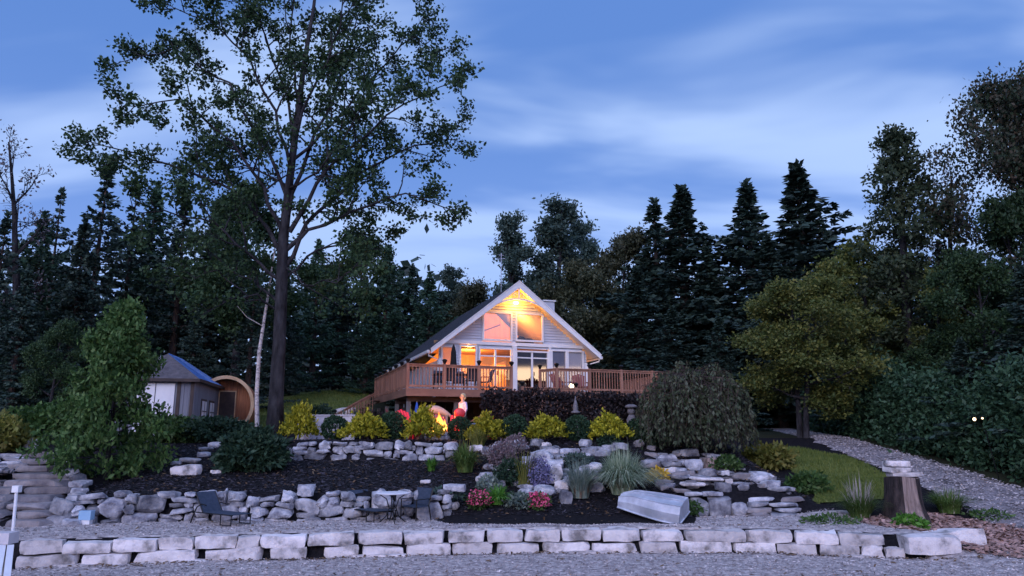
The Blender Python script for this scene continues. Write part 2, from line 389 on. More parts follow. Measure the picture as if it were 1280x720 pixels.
# far and side ground is leafy forest floor, garden beds are dark mulch
me = g.data; cen = np.empty(len(me.polygons) * 3); me.polygons.foreach_get('center', cen); cen = cen.reshape(-1, 3)
mi = ((cen[:, 1] > 33) | (cen[:, 0] < -17) | (cen[:, 0] > 15)).astype(int); me.polygons.foreach_set('material_index', mi.tolist())
def strip(name, xs, fa, fb, nt_, mat, off=.02, wob=.08, kind='structure', along='y'):
    """a sheet between two curves fa(s), fb(s), draped on the ground"""
    mb = MB(); V = []; 
    for i, s_ in enumerate(xs):
        a, b = fa(s_), fb(s_)
        for j in range(nt_ + 1):
            t = j / nt_
            x = a[0] + (b[0] - a[0]) * t; y = a[1] + (b[1] - a[1]) * t
            wgt = (abs(t - .5) * 2) ** 6
            x += wob * wgt * nz(x, y, 5, 2.3); y += wob * wgt * nz(x, y, 9, 2.3)
            o_ = off if 0 < j < nt_ else off - .05
            V.append((x, y, h(x, y) + o_))
    n = nt_ + 1
    F = [(i * n + j, (i + 1) * n + j, (i + 1) * n + j + 1, i * n + j + 1) for i in range(len(xs) - 1) for j in range(nt_)]
    mb.add(V, F); o = mb.build(name, mat, smooth=True); tag(o, kind=kind); return o
strip('beach', np.arange(-40, 30, .3), lambda s: (s, 8.5), lambda s: (s, (w1(s) + .06) if s < 9.3 else w1(s) + .4), 44, MT['gravel'], .02, 0)
# terrace of pale gravel between the block wall and the rubble wall
def terr_back(s):
    ya = w2(s) + .14
    yb = PZ(700, 657, TZ).y + .12 * nz(s, 0, 3, 1.1)
    yc = 21.35
    a = sst(-2.3, -1.5, s); c = sst(4.5, 5.3, s); d = sst(7.2, 8.6, s)
    return (s, ya * (1 - a) + (yb * (1 - c) + (yc * (1 - d) + (21.2) * d) * c) * a)
strip('gravel_terrace', np.arange(-20, 9.61, .2), lambda s: (s, w1(s) + .42), terr_back, 20, MT['gravel'], .03, .10)
# the driveway climbing past the hedge
dl = [(12.0, 15.5), (12.3, 18.5), (12.5, 20.5), (12.9, 23), (13.1, 25.5), (13.1, 28), (13.0, 30.5), (13.3, 33.5), (13.9, 37), (14.8, 44)]
dr = [(30.0, 15.5), (22.0, 18.5), (16.6, 20.5), (15.9, 23), (15.8, 25.5), (15.6, 28), (15.1, 30.5), (14.9, 33.5), (15.3, 37), (16.6, 44)]
def along(pts):
    a = np.array(pts); t = np.arange(len(a)); 
    return lambda s: (float(np.interp(s, t, a[:, 0])), float(np.interp(s, t, a[:, 1])))
strip('driveway', np.arange(0, 9.01, .12), along(dl), along(dr), 22, MT['drive'], .035, .55)
ll = [(8.7, 21.7), (9.5, 23.5), (9.7, 25.5), (9.9, 27.5), (10.0, 29.2), (10.4, 30.2)]
lr = [(11.0, 22.2), (11.7, 23.6), (12.5, 25.3), (12.75, 27.2), (12.7, 28.6), (11.6, 30.4)]
strip('lawn', np.arange(0, 5.01, .12), along(ll), along(lr), 16, MT['grass_ground'], .045, .5)
bl = [(-17, 32), (-16.5, 38), (-16, 44), (-14, 49)]
br = [(-6.2, 32), (-7.0, 38), (-8.6, 44), (-9.5, 49)]
strip('back_lawn', np.arange(0, 3.01, .06), along(bl), along(br), 30, MT['grass_ground'], .05, .3)
# the lake behind the photographer
lw = MB(); lw.add([(-1500, -1500, -.18), (1500, -1500, -.18), (1500, 8.3, -.18), (-1500, 8.3, -.18)], [(0, 1, 2, 3)])
tag(lw.build('lake', MT['water']), kind='structure')

# ---------------------------------------------------------------- stones and walls
def stone(sx, sy, sz, seed, rd=.25, amp=.12, cuts=4, taper=.0, facets=0):
    """one broken stone about sx*sy*sz, origin at the middle of its base"""
    n = cuts + 1; lin_ = np.linspace(-1, 1, n + 1); vid = {}; V = []; F = []
    def vi(i, j, k_):
        key = (i, j, k_)
        if key not in vid:
            p = np.array([lin_[i], lin_[j], lin_[k_]]); l = np.linalg.norm(p)
            q = p * (1 - rd) + p / l * 1.15 * rd
            w = Vector((q[0] * sx, q[1] * sy, q[2] * sz)) * .5
            s_ = max(sx, sz)
            d = noise.noise_vector(Vector((w.x * 2.2 / s_ + seed * 7.1, w.y * 2.2 / s_ + seed * 3.3, w.z * 2.2 / s_ + seed))) * amp * min(sx, sy, sz)
            d2 = noise.noise_vector(Vector((w.x * 9 / s_ + seed, w.y * 9 / s_, w.z * 9 / s_ + seed * 2))) * amp * .3 * min(sx, sy, sz)
            tp = 1 - taper * (q[2] + 1) / 2
            V.append(((w.x * tp + d.x + d2.x), (w.y + d.y + d2.y), w.z + sz / 2 + (d.z + d2.z) * .8)); vid[key] = len(V) - 1
        return vid[key]
    for a in range(n):
        for b in range(n):
            for k_ in (0, n):
                q = [(a, b), (a + 1, b), (a + 1, b + 1), (a, b + 1)]
                if k_ == 0: q = q[::-1]
                F.append([vi(x, y, k_) for x, y in q])
                q2 = [(a, b), (a, b + 1), (a + 1, b + 1), (a + 1, b)]
                if k_ == 0: q2 = q2[::-1]
                F.append([vi(x, k_, y) for x, y in q2])
                q3 = [(a, b), (a + 1, b), (a + 1, b + 1), (a, b + 1)]
                if k_ == 0: q3 = q3[::-1]
                F.append([vi(k_, x, y) for x, y in q3])
    rr_ = random.Random(int(seed * 1000)); V = np.array(V); cc = np.array([0, 0, sz / 2]); hs = np.array([sx, sy, sz]) / 2
    if cuts >= 3 and facets:
        for q in range(facets):        # broken faces: plane cuts through the rounded block
            nn_ = np.array([rr_.uniform(-1, 1), rr_.uniform(-1, .25), rr_.uniform(-.8, 1)]); nn_ /= np.linalg.norm(nn_); ext = np.sum(np.abs(nn_) * hs); dlim = ext * (rr_.uniform(.60, .80) if facets > 3 else rr_.uniform(.80, .92))
            d_ = (V - cc) @ nn_ - dlim; V = V - np.clip(d_, 0, None)[:, None] * nn_ * .93
    return V, F
def put_stone(name, mat, parent, loc, size, rz=0, rd=.25, amp=.12, tilt=0, cuts=4, seed=None, facets=None):
    mb = MB(); mb.add(*stone(size[0], size[1], size[2], seed if seed is not None else R(0, 99), rd, amp, cuts + 1, 0, (2 if mat is MT['lime'] else 7) if facets is None else facets))
    o = bpy.data.objects.new(name, mb.mesh(name, mat, True, 24)); COL.objects.link(o); o.parent = parent; o.location = loc; o.rotation_euler = (R(-.04, .04), tilt, rz); return o

# front wall of sawn limestone blocks, two courses
t_ = empty('limestone_retaining_wall', (0, w1(0), 0), 'long pale limestone block wall in two courses along the gravel beach', 'stone wall')
top = [(15, 70), (71, 132), (134, 191), (192, 235), (236, 290), (291, 319), (321, 378), (380, 440), (443, 501), (503, 555), (558, 606), (607, 653), (655, 700), (703, 752), (754, 801), (803, 856), (858, 935), (938, 997), (999, 1054), (1056, 1114)]
bot = [(16, 94), (100, 160), (163, 244), (252, 328), (335, 380), (402, 446), (449, 503), (506, 562), (565, 614), (621, 675), (678, 738), (741, 796), (798, 848), (850, 915), (918, 971), (974, 1026), (1028, 1078), (1080, 1107), (1110, 1136)]
def wallpt(px, W=(W1X, W1Y)):
    xs = np.linspace(W[0][0], W[0][-1], 600); ys = np.interp(xs, *W)
    pr = 640 + FPX * xs / (ys * cp + .0 * ys) * 1.0
    # projected column of a point near the ground: depth along the view axis = y*cos(p) + (z-eye)*sin(p)
    pr = 640 + FPX * xs / (ys * cp + (.3 - EYE) * sp)
    i = int(np.argmin(abs(pr - px))); return Vector((xs[i], ys[i], 0))
def course(rows, z0, hh, dep, back):
    for i, (a, b) in enumerate(rows):
        p, q = wallpt(a), wallpt(b); m_ = (p + q) / 2; l = (q - p).length; d = (q - p).normalized()
        ang = math.atan2(d.y, d.x); hh2 = hh * R(.86, 1.06)
        put_stone('limestone_block', MT['lime'], t_, (m_.x, m_.y + dep / 2 + back + R(-.03, .04) - t_.location.y, z0 + R(0, .012)), (l * .985, dep, hh2), ang + R(-.035, .035), R(.07, .16), R(.14, .22), R(-.025, .025), 6)
course(bot, -.03, .268, .5, 0); course(top, .242, .262, .55, .05)
for a, b, y_ in ((60, 120, -.06), (215, 262, -.05), (440, 520, -.06), (700, 760, -.07), (1050, 1105, -.06)):
    p, q = wallpt(a), wallpt(b); m_ = (p + q) / 2
    put_stone('limestone_block', MT['lime'], t_, (m_.x, m_.y + .12 - t_.location.y, -.20), ((q - p).length, .5, .25), 0, .12, .1, 0, 4)
for i, (a, b, lab) in enumerate(((1139, 1200, 'low pale limestone block on the ground just past the end of the block wall'), (1190, 1231, 'angular pale limestone block farthest right, leaning beside its neighbour in wood chips'))):
    p, q = PZ(a, 702, 0), PZ(b, 700 - i * 4, 0); m_ = (p + q) / 2; l = (q - p).length
    o = put_stone('limestone_block', MT['lime'], None, (m_.x, m_.y + .3 + .25 * i, h(m_.x, m_.y + .3) - .10), (l, .6, .37), .05 + .12 * i, .14, .14, -.06 * i, 5)
    tag(o, lab, 'stone block')

def rubble(parent, base, px0, px1, nh, cell, prof, mat, dep=.4, big=.12, maxn=98, flat=False):
    """dry laid rubble: stones of mixed size packed on a cell grid along a curve; prof(u) = wall height in cells"""
    W = base; a, b = px0, px1
    xs = np.linspace(a, b, 400); ys = np.interp(xs, *W); s_ = np.concatenate([[0], np.cumsum(np.hypot(np.diff(xs), np.diff(ys)))])
    nu = int(s_[-1] / cell); occ = [[False] * (nh + 3) for _ in range(nu)]; out_ = []
    for j in range(nh):
        for i in range(nu):
            if occ[i][j] or j >= prof(i / nu): continue
            r = rnd.random()
            if flat: w, hgt = rnd.choice([4, 5, 6, 7, 8]), 1
            elif r < big and j < nh - 2: w, hgt = rnd.choice([4, 5, 6]), rnd.choice([3, 4])
            elif r < .30: w, hgt = rnd.choice([4, 5, 6]), 2
            elif r < .55: w, hgt = rnd.choice([2, 3]), 2
            else: w, hgt = rnd.choice([3, 4, 5, 6]), 1
            w = min(w, nu - i); hgt = min(hgt, nh - j)
            ok = 0
            while ok < w and not occ[i + ok][j]: ok += 1
            w = ok
            for k_ in range(hgt):
                if any(occ[i + q][j + k_] for q in range(w)): hgt = k_; break
            if w < 1 or hgt < 1: continue
            for q in range(w):
                for k_ in range(hgt): occ[i + q][j + k_] = True
            out_.append((i, j, w, hgt))
    rnd.shuffle(out_)
    for i, j, w, hgt in out_:
        sc_ = (i + w / 2) * cell; x = float(np.interp(sc_, s_, xs)); y = float(np.interp(x, *W)); d = (float(np.interp(x + .3, *W)) - y) / .3
        sx, sz = w * cell * R(.92, 1.06), hgt * cell * R(.86, 1.04)
        z = j * cell + h(x, y - .15) - parent.location.z + R(-.01, .015) - .03
        put_stone('stone', mat, parent, (x - parent.location.x, y + dep / 2 + j * cell * .10 + R(-.05, .05) - parent.location.y, z), (sx, dep * R(.8, 1.1), sz), math.atan(d) + R(-.09, .09), R(.14, .38), R(.3, .5), R(-.12, .12), 4)
    return len(out_)
t_ = empty('rubble_stone_wall', (W2X[3], W2Y[3], TZ), 'grey dry laid fieldstone wall behind the loungers holding the lower mulch bed', 'stone wall')
x0 = wallpt(52, (W2X, W2Y)).x; x1 = wallpt(566, (W2X, W2Y)).x
n_ = rubble(t_, (W2X, W2Y), x0, x1, 6, .13, lambda u: 5 + (noise.noise(Vector((u * 14, 3, 0))) > .1) if u > .05 else 3, MT['field'], .42, .16)
print('w2 stones', n_)
# cap stones standing on that wall
for px, w_, hh, lab in ((142, .30, .16, 'upright wedge stone standing on top of the lower wall near the steps'), (254, .22, .13, 'small pale rock on top of the lower wall above the lounger'), (376, .36, .30, 'square grey stone topping the lower wall between lounger and table'), (598, .62, .20, 'long pale blue stone lying at the end of the lower wall')):
    p = wallpt(px, (W2X, W2Y)); o = put_stone('cap_stone', MT['field'], None, (p.x, p.y + .28, h(p.x, p.y - .1) + .64 if px < 590 else h(p.x, p.y + .5) + .35), (w_ + .05, .34, hh), 0, .25, .2)
    tag(o, lab, 'stone')
# upper wall
W3X = np.array([-8.2, 6.0]); W3Y = np.array([w3(-8.2), w3(6.0)])
t_ = empty('rubble_stone_wall', (-5, w3(-5), 1.9), 'upper dry stone wall of thin grey slabs under the golden bushes', 'stone wall')
n_ = rubble(t_, (W3X, W3Y), -8.1, -1.75, 5, .13, lambda u: 5 if .12 < u else 2 + 12 * u, MT['field'], .4, .06)
print('w3', n_)
# terraced slab wall right of the boat
W4X = np.array([4.6, 8.3]); W4Y = np.array([21.15, 21.15])
t_ = empty('slab_stone_wall', (6.5, 21.2, TZ), 'stepped wall of long flat slabs between the upturned boat and the lawn', 'stone wall')
n_ = 0
for k_, (xa, xb, yy, hh, z) in enumerate(((5.0, 6.6, 21.15, .58, None), (6.55, 8.1, 21.0, .115, 0), (6.5, 8.25, 21.14, .13, .12), (6.55, 8.2, 21.3, .12, .25), (6.6, 8.35, 21.5, .13, .38), (6.5, 8.1, 21.7, .11, .50), (6.7, 8.3, 22.0, .12, .62), (5.0, 7.7, 22.2, .1, .74), (5.3, 7.8, 22.6, .11, .86), (6.2, 7.7, 23.0, .1, .97), (5.2, 7.3, 23.5, .12, 1.1), (4.4, 7.4, 24.3, .14, 1.3), (4.0, 6.9, 25.0, .14, 1.5))):
    if z is None:
        x = xa
        for w_, h_ in ((.50, .50), (.62, .56), (.44, .36)):
            put_stone('stone', MT['field'], t_, (x + w_ / 2 - 6.5, yy + .2 - 21.2, 0), (w_ * .97, .45, h_), R(-.1, .1), .3, .2, R(-.1, .1), 4); x += w_
        for w_, h_ in ((.5, .12), (.4, .12), (.55, .11)): put_stone('stone', MT['field'], t_, (5.0 + R(0, 1.3) - 6.5, yy + .25 - 21.2, .54), (w_, .4, h_), R(-.1, .1), .3, .2, 0, 3)
        continue
    x = xa
    while x < xb - .2:
        w_ = min(R(.5, 1.3) if z < .6 or R(0, 1) < .4 else R(.25, .7), xb - x)
        put_stone('slab', MT['field'] if R(0, 1) < .6 else MT['slate'], t_, (x + w_ / 2 - 6.5, yy + .2 - 21.2 + R(-.05, .05), z + R(-.01, .01)), (w_ * .97, .5, hh * R(.8, 1.05)), R(-.07, .07), .2, .25, R(-.03, .03), 4); x += w_
for i in range(46):
    x = R(4.3, 8.2); y = R(21.55, 25.6)
    if x > 8.2 - (y - 21.5) * .35: continue
    put_stone('stone', MT['field'] if R(0, 1) < .7 else MT['slate'], t_, (x - 6.5, y - 21.2, h(x, y) - TZ - .04), (R(.25, .75), R(.25, .5), R(.10, .26)), R(-.4, .4), .3, .25, R(-.12, .12), 3)
t_ = empty('rock_cascade', (2.2, 23.5, 1.4), 'tumbled dry cascade of broken grey rocks in the middle of the garden', 'rock garden')
for i in range(64):
    y = R(21.6, 25.7); x = R(-1.3, 4.2) if y > 24 else R(-.9, 2.9)
    put_stone('stone', MT['field'] if R(0, 1) < .75 else MT['lime'], t_, (x - 2.2, y - 23.5, h(x, y) - 1.4 - .05), (R(.22, .7), R(.25, .5), R(.10, .30)), R(-.6, .6), .3, .25, R(-.2, .2), 3)
# steps of flat stone at the left, curving up the bank
t_ = empty('stone_steps', (-11.7, 18.6, TZ), 'broad flagstone steps climbing the bank at the far left edge', 'steps')
stp = [tuple([a - 1.25, b - 1.3, c, d - .05]) for a, b, c, d in [(-12.6, -9.9, 18.65, .58), (-12.7, -10.0, 18.98, .74), (-12.9, -10.5, 19.4, .90), (-12.9, -10.6, 19.85, 1.06), (-13.3, -10.75, 20.4, 1.22), (-13.25, -11.1, 21.0, 1.38), (-13.4, -11.55, 21.6, 1.55), (-13.8, -12.2, 22.3, 1.72), (-14.1, -12.8, 23.1, 1.90), (-14.5, -13.4, 24, 2.08)]]
for i, (xa, xb, yy, z) in enumerate(stp):
    s_ = yy / 19.4; xa = (13 - 1190) / FPX * 0 + xa
    n2 = 2 if xb - xa > 2.2 else 1; x = xa
    for q in range(n2):
        w_ = (xb - xa) / n2 * (R(.85, 1.15) if n2 == 2 and q == 0 else 1); w_ = min(w_, xb - x) if q == n2 - 1 else w_
        put_stone('step_tread', MT['slate'], t_, (x + w_ / 2 + 11.7, yy + .45 - 18.6, z - TZ - .02), (w_ * .99, .95, .17), R(-.03, .03), .12, .12, 0, 5); x += w_
stp_edge = []
for i in range(17):      # loose rock edging of the steps
    k_ = i / 16 * (len(stp) - 1); a = int(k_); f_ = k_ - a; b = min(a + 1, len(stp) - 1)
    L1 = [stp[a][j] * (1 - f_) + stp[b][j] * f_ for j in range(4)]
    put_stone('edging_stone', MT['field'], t_, (L1[1] + R(.05, .25) + 11.7, L1[2] + .4 - 18.6, L1[3] - TZ - .02), (R(.3, .55), R(.3, .5), R(.12, .22)), R(-.5, .5), .4, .25, R(-.1, .1), 3)
for i in range(60):
    k_ = R(0, 1) * (len(stp) - 1); a = int(k_); f_ = k_ - a; b = min(a + 1, len(stp) - 1)
    L1 = [stp[a][j] * (1 - f_) + stp[b][j] * f_ for j in range(4)]
    dx = R(.05, 1.7)
    put_stone('edging_stone', MT['slate'] if R(0, 1) < .5 else MT['field'], t_, (L1[0] - dx + 11.7, L1[2] + .5 - 18.6 + R(-.1, .2), max(L1[3] + R(.0, .22) * min(dx, 1.2), h(L1[0] - dx, L1[2]) - .02) - TZ), (R(.35, .9), R(.3, .5), R(.08, .15)), R(-.4, .4), .3, .22, R(-.15, .15), 3)

# loose rocks in the beds: (px, y, size x, z, colour, label)
def rock(px, yy, sx, sz, label, mat='field', rz=0, sink=.25, rd=.4, dz=0, cat='rock', group=None):
    p = onG(px, yy)
    o = put_stone('rock', MT[mat], None, (p.x, p.y, p.z - sz * sink + dz), (sx, sx * R(.6, .9), sz), rz, rd, R(.16, .26), R(-.08, .08), 4); return tag(o, label, cat, group)
rock(237, 22.9, .85, .34, 'broad pale boulder lying on the mulch left of the dark juniper', 'lime')
rock(273, 23.1, .28, .12, 'small square pale rock alone on the mulch right of the boulder', 'lime', .7)
rock(223, 24.0, .35, .14, 'small pink rock just behind the broad pale boulder')
rock(240, 24.3, .6, .14, 'flat pale slab behind the broad boulder near the leafy shrub', 'lime')
rock(257, 24.8, .4, .18, 'grey rock at the back of the cluster beside the juniper')
rock(270, 26.2, .45, .2, 'pale flat rock below the shed corner', 'lime')
rock(258, 25.6, .5, .12, 'thin flat stone stacked behind the grey rock near the juniper')
rock(41, 26.0, .42, .36, 'round whitish boulder alone at the far left above the steps', 'lime')
rock(866, 23.6, .62, .34, 'large pale blue boulder above the upturned boat', 'field', .1)
rock(888, 23.7, .55, .40, 'brown rounded boulder right of the pale blue boulder', 'stumpwood')
rock(835, 23.1, .45, .28, 'pinkish boulder beside the yellow leaved plant', 'lime', .2)
rock(835, 22.1, .34, .13, 'flat blue grey stone under the pinkish boulder')
rock(880, 22.3, .95, .09, 'long narrow pale slab lying above the square wall stones', 'lime', -.06, dz=.12)
rock(863, 21.9, .7, .10, 'pale flat slab jutting over the wall behind the boat', 'lime', dz=.10)
rock(908, 22.2, .22, .14, 'small round white stone on the slab wall', 'lime', dz=.06)
pk = 'rocks of the dry cascade between the plants'
for px, yy, sx, sz, lab, mt in ((602, 22.6, .34, .16, 'small pale wedge stone left of the smoky shrub', 'lime'), (618, 22.7, .45, .14, 'tilted flat pale stone beside the smoky shrub', 'lime'), (612, 23.6, .4, .2, 'lilac grey stone behind the tilted flat stone', 'field'),
        (692, 22.6, .45, .55, 'tall pale leaning slab at the middle of the cascade', 'lime'), (700, 21.9, .4, .30, 'white broken block right of the lavender clump', 'lime'), (706, 21.1, .38, .42, 'upright rounded stone at the foot of the cascade', 'field'), (683, 21.6, .5, .2, 'flat pale rock under the lavender clump', 'field'),
        (668, 24.5, .7, .10, 'dark thin ledge slab on the upper cascade', 'slate'), (690, 24.2, .95, .09, 'pale long ledge slab near the top of the cascade', 'lime'), (686, 24.9, .7, .08, 'pale narrow ledge slab highest on the cascade', 'lime'), (704, 23.3, .4, .12, 'blue grey flat stone stepping down the cascade', 'field'),
        (742, 23.5, .5, .2, 'pale stone behind the blue green grass clump', 'lime'), (744, 21.8, .5, .3, 'lilac rock between the two tall grass clumps', 'field'), (710, 25.0, .8, .16, 'weathered ledge stone below the ball shrub on a stem', 'field'), (650, 25.4, .8, .15, 'grey ledge stone below the dark ball shrub', 'field'), (750, 25.2, .7, .14, 'grey ledge stone below the rightmost golden bush', 'field')):
    rock(px, yy, sx, sz, lab, mt, R(-.3, .3), .15, .35, 0)
rock(533, 21.9, .3, .10, 'flat pale stone in front of the mulch by the pink flowers', 'lime')
rock(567, 20.7, .35, .18, 'pale knobbly rock at the foot of the bed left of the flowers', 'lime')
# ---------------------------------------------------------------- chalet (house frame: x along the front, y back, z up from the yard)
TH = math.radians(19); GZ = 2.6
A_ = Vector((math.cos(TH), math.sin(TH), 0)); B_ = Vector((-math.sin(TH), math.cos(TH), 0))
C0 = Vector((-4.27, 30.0, GZ))
def H2(px, py, b):            # pixel -> (along, z) in the plane b of the house frame
    d = ray(px, py); t = (b - (EO - C0).dot(B_)) / d.dot(B_); p = EO + d * t - C0
    return p.dot(A_), p.z
house = empty('chalet', C0, 'white clapboard chalet with steep gable, lit windows and a glowing gable lamp', 'house', TH)
FB = 3.64; WL, WR, RX = 2.15, 9.70, 5.93; DZ = 2.0; EV = 4.05; PK = 7.47; SL = (PK - EV) / 4.25; BACK = 14.0
def rz_at(x): return PK - abs(x - RX) * SL
def op(p0, p1, b=FB):
    a = H2(p0[0], p0[1], b); c = H2(p1[0], p1[1], b); return (a[0], c[0], c[1], a[1])      # x0,x1,z0,z1
OP = dict(up_l=op((605, 391), (638, 425)), up_r=op((646, 393), (677, 426)),
          w1=op((553, 434), (567, 466)), w2=op((576, 433), (594, 466)), fd=op((600, 436), (638, 500)), sl=op((646, 440), (684, 500)), g1=op((690, 439), (707, 490)), g2=op((710, 440), (728, 490)))
for k_ in ('fd', 'sl'): a = OP[k_]; OP[k_] = (a[0], a[1], DZ + .06, a[3])
for k_ in ('g1', 'g2'): a = OP[k_]; OP[k_] = (a[0], a[1], DZ + .35, a[3])
for k_ in ('w1', 'w2'): a = OP[k_]; OP[k_] = (a[0], a[1], DZ + .75, a[3])
sid = MB(); rows = np.arange(DZ - .3, PK, .135)
for z in rows:
    z1 = z + .135
    hw = (PK - .22 - z1) / SL
    xa, xb = max(WL, RX - hw), min(WR, RX + hw)
    if xb - xa < .1: continue
    cuts = sorted([(o[0] - .07, o[1] + .07) for o in OP.values() if o[2] - .07 < z1 - .03 and o[3] + .07 > z + .03])
    x = xa; seg = []
    for c0, c1 in cuts:
        if c0 > x: seg.append((x, min(c0, xb)))
        x = max(x, c1)
    if x < xb: seg.append((x, xb))
    for s0, s1 in seg:
        if s1 - s0 < .02: continue
        sid.hexa([(s0, FB - .036, z), (s1, FB - .036, z), (s1, FB + .10, z), (s0, FB + .10, z), (s0, FB + .02, z1 + .01), (s1, FB + .02, z1 + .01), (s1, FB + .10, z1 + .01), (s0, FB + .10, z1 + .01)])
for sx in (WL, WR):          # side walls as horizontal siding too
    for z in rows:
        if z > EV - .5: break
        o_ = -1 if sx == WL else 1
        xo0, xo1 = sx + o_ * .022, sx + o_ * .004; xi = sx - o_ * .1
        lo, hi = (xo0, xi) if o_ < 0 else (xi, xo0); lo2, hi2 = (xo1, xi) if o_ < 0 else (xi, xo1)
        sid.hexa([(lo, FB + .10, z), (hi, FB + .10, z), (hi, BACK, z), (lo, BACK, z), (lo2, FB + .10, z + .145), (hi2, FB + .10, z + .145), (hi2, BACK, z + .145), (lo2, BACK, z + .145)])
sid.build('siding', MT['siding'], house)
bw = MB(); hw = RX - WL
bw.prism([(WL + .01, -.05), (WR - .01, -.05), (WR - .01, EV - .3), (RX, PK - .35), (WL + .01, EV - .3)], BACK - .15, BACK); bw.build('back_wall', MT['siding'], house)
fn = MB(); fn.box(WL + .05, WR - .05, FB + .05, BACK - .2, -.1, DZ - .32); fn.build('foundation_wall', MT['graypost'], house)
fl = MB(); fl.box(WL + .1, WR - .1, FB + .11, BACK - .16, DZ - .2, DZ); fl.build('interior_floor', MT['wood'], house)
iw = MB(); iw.prism([(WL + .12, DZ + .01), (WR - .12, DZ + .01), (WR - .12, EV - .4), (RX, PK - .5), (WL + .12, EV - .4)], FB + 4.2, FB + 4.3)
iw.box(WL + .105, WL + .115, FB + .12, FB + 4.2, DZ + .01, EV - .4); iw.box(WR - .115, WR - .105, FB + .12, FB + 4.2, DZ + .01, EV - .4)
iw.box(5.75, 5.85, FB + .9, FB + 4.19, DZ + .01, EV - .3); iw.build('interior_wall', MT['warmwall'], house)
lf = MB(); lf.box(WL + .13, WR - .13, FB + 1.6, FB + 4.19, 4.35, 4.5); lf.box(WL + .13, WR - .13, FB + 1.6, FB + 1.66, 4.5, 4.72); lf.build('loft_floor', MT['wood'], house)
# roof: two slabs with thickness, front overhang
FO = 3.04; T = .16
def roofslab(sgn, name='roof', over=0):
    mb = MB(); x_e = RX + sgn * 4.27; z_e = rz_at(x_e)
    n_ = Vector((sgn * SL, 0, 1)).normalized()
    for i in range(24):         # shingle courses stepping down the slope
        t0, t1 = i / 24, (i + 1) / 24
        xa, za = RX + (x_e - RX) * t0, PK + (z_e - PK) * t0; xb, zb = RX + (x_e - RX) * t1, PK + (z_e - PK) * t1
        u = .028
        v = [(xa, FO, za - .10), (xb, FO, zb - .10), (xb, BACK + .4, zb - .10), (xa, BACK + .4, za - .10),
             (xa, FO, za + .005), (xb, FO, zb + u), (xb, BACK + .4, zb + u), (xa, BACK + .4, za + .005)]
        if sgn < 0: v = [v[1], v[0], v[3], v[2], v[5], v[4], v[7], v[6]]
        mb.hexa(v)
    return mb.build(name, MT['shingle'], house)
rfL = roofslab(-1); rfR = roofslab(1)
sf = MB()
for sgn in (-1, 1):
    x_e = RX + sgn * 4.22; z_e = rz_at(x_e)
    v = [(RX, FO + .03, PK - .135), (x_e, FO + .03, z_e - .135), (x_e, BACK + .38, z_e - .135), (RX, BACK + .38, PK - .135), (RX, FO + .03, PK - .105), (x_e, FO + .03, z_e - .105), (x_e, BACK + .38, z_e - .105), (RX, BACK + .38, PK - .105)]
    if sgn < 0: v = [v[1], v[0], v[3], v[2], v[5], v[4], v[7], v[6]]
    sf.hexa(v)
sf.build('soffit', MT['trim'], house)
for sgn in (-1, 1):        # wide white rake boards
    mb = MB(); x_e = RX + sgn * 4.30; z_e = rz_at(x_e); w_ = .27
    poly = [(RX, PK + .03), (x_e, z_e + .03), (x_e, z_e - w_ * .75), (RX, PK - w_ - .06)]
    mb.prism(poly, FO - .04, FO + .005); mb.build('rake_board', MT['trim'], house)
    mb = MB(); poly = [(RX + sgn * 0.0, PK + .05), (x_e, z_e + .05), (x_e, z_e + .0), (RX, PK + .0)]
    mb.prism(poly, FO - .07, FO - .045); mb.build('rake_cap', MT['trim'], house)
    xg = RX + sgn * 4.33; gt = MB(); gt.box(min(xg, xg + sgn * .11), max(xg, xg + sgn * .11), FO + .1, BACK + .3, z_e - .16, z_e - .03); gu = gt.build('gutter', MT['trim'], house)
    dn = MB(); xw = (WL if sgn < 0 else WR) + sgn * .06
    dn.tube([(xg, FO + .25, z_e - .15), (xg, FO + .3, z_e - .27), (xw, FB - .08, z_e - .42), (xw, FB - .08, DZ + .1)], .04, 8); dn.build('downspout', MT['trim'], gu, smooth=True)
# curved gable bracket with fretwork
gb = MB(); zc = H2(646, 373, FO)[1]; n_ = 14; w0 = 1.25
pts = []
for i in range(n_ + 1):
    t = -1 + 2 * i / n_; x = RX + t * w0 * .98; z = zc - .34 * t * t - .02
    pts.append((x, z))
for i in range(n_):
    (xa, za), (xb, zb) = pts[i], pts[i + 1]
    gb.hexa([(xa, FO, za - .05), (xb, FO, zb - .05), (xb, FO + .05, zb - .05), (xa, FO + .05, za - .05), (xa, FO, za + .03), (xb, FO, zb + .03), (xb, FO + .05, zb + .03), (xa, FO + .05, za + .03)])
for sgn in (-1, 1):
    for (cx_, cz_, r_, a0, a1) in ((.16, .20, .12, -1.2, 3.6), (.46, .10, .10, -1.0, 4.0), (.70, .0, .07, -1, 4)):
        q = [(RX + sgn * (cx_ + r_ * (1 - .07 * i) * math.cos(a0 + (a1 - a0) * i / 10)), FO + .025, zc + cz_ + r_ * (1 - .07 * i) * math.sin(a0 + (a1 - a0) * i / 10)) for i in range(11)]
        gb.tube(q, .020, 6)
gb.box(RX - .03, RX + .03, FO + .001, FO + .05, zc, PK - .3); gb.build('gable_fretwork', MT['trim'], house)
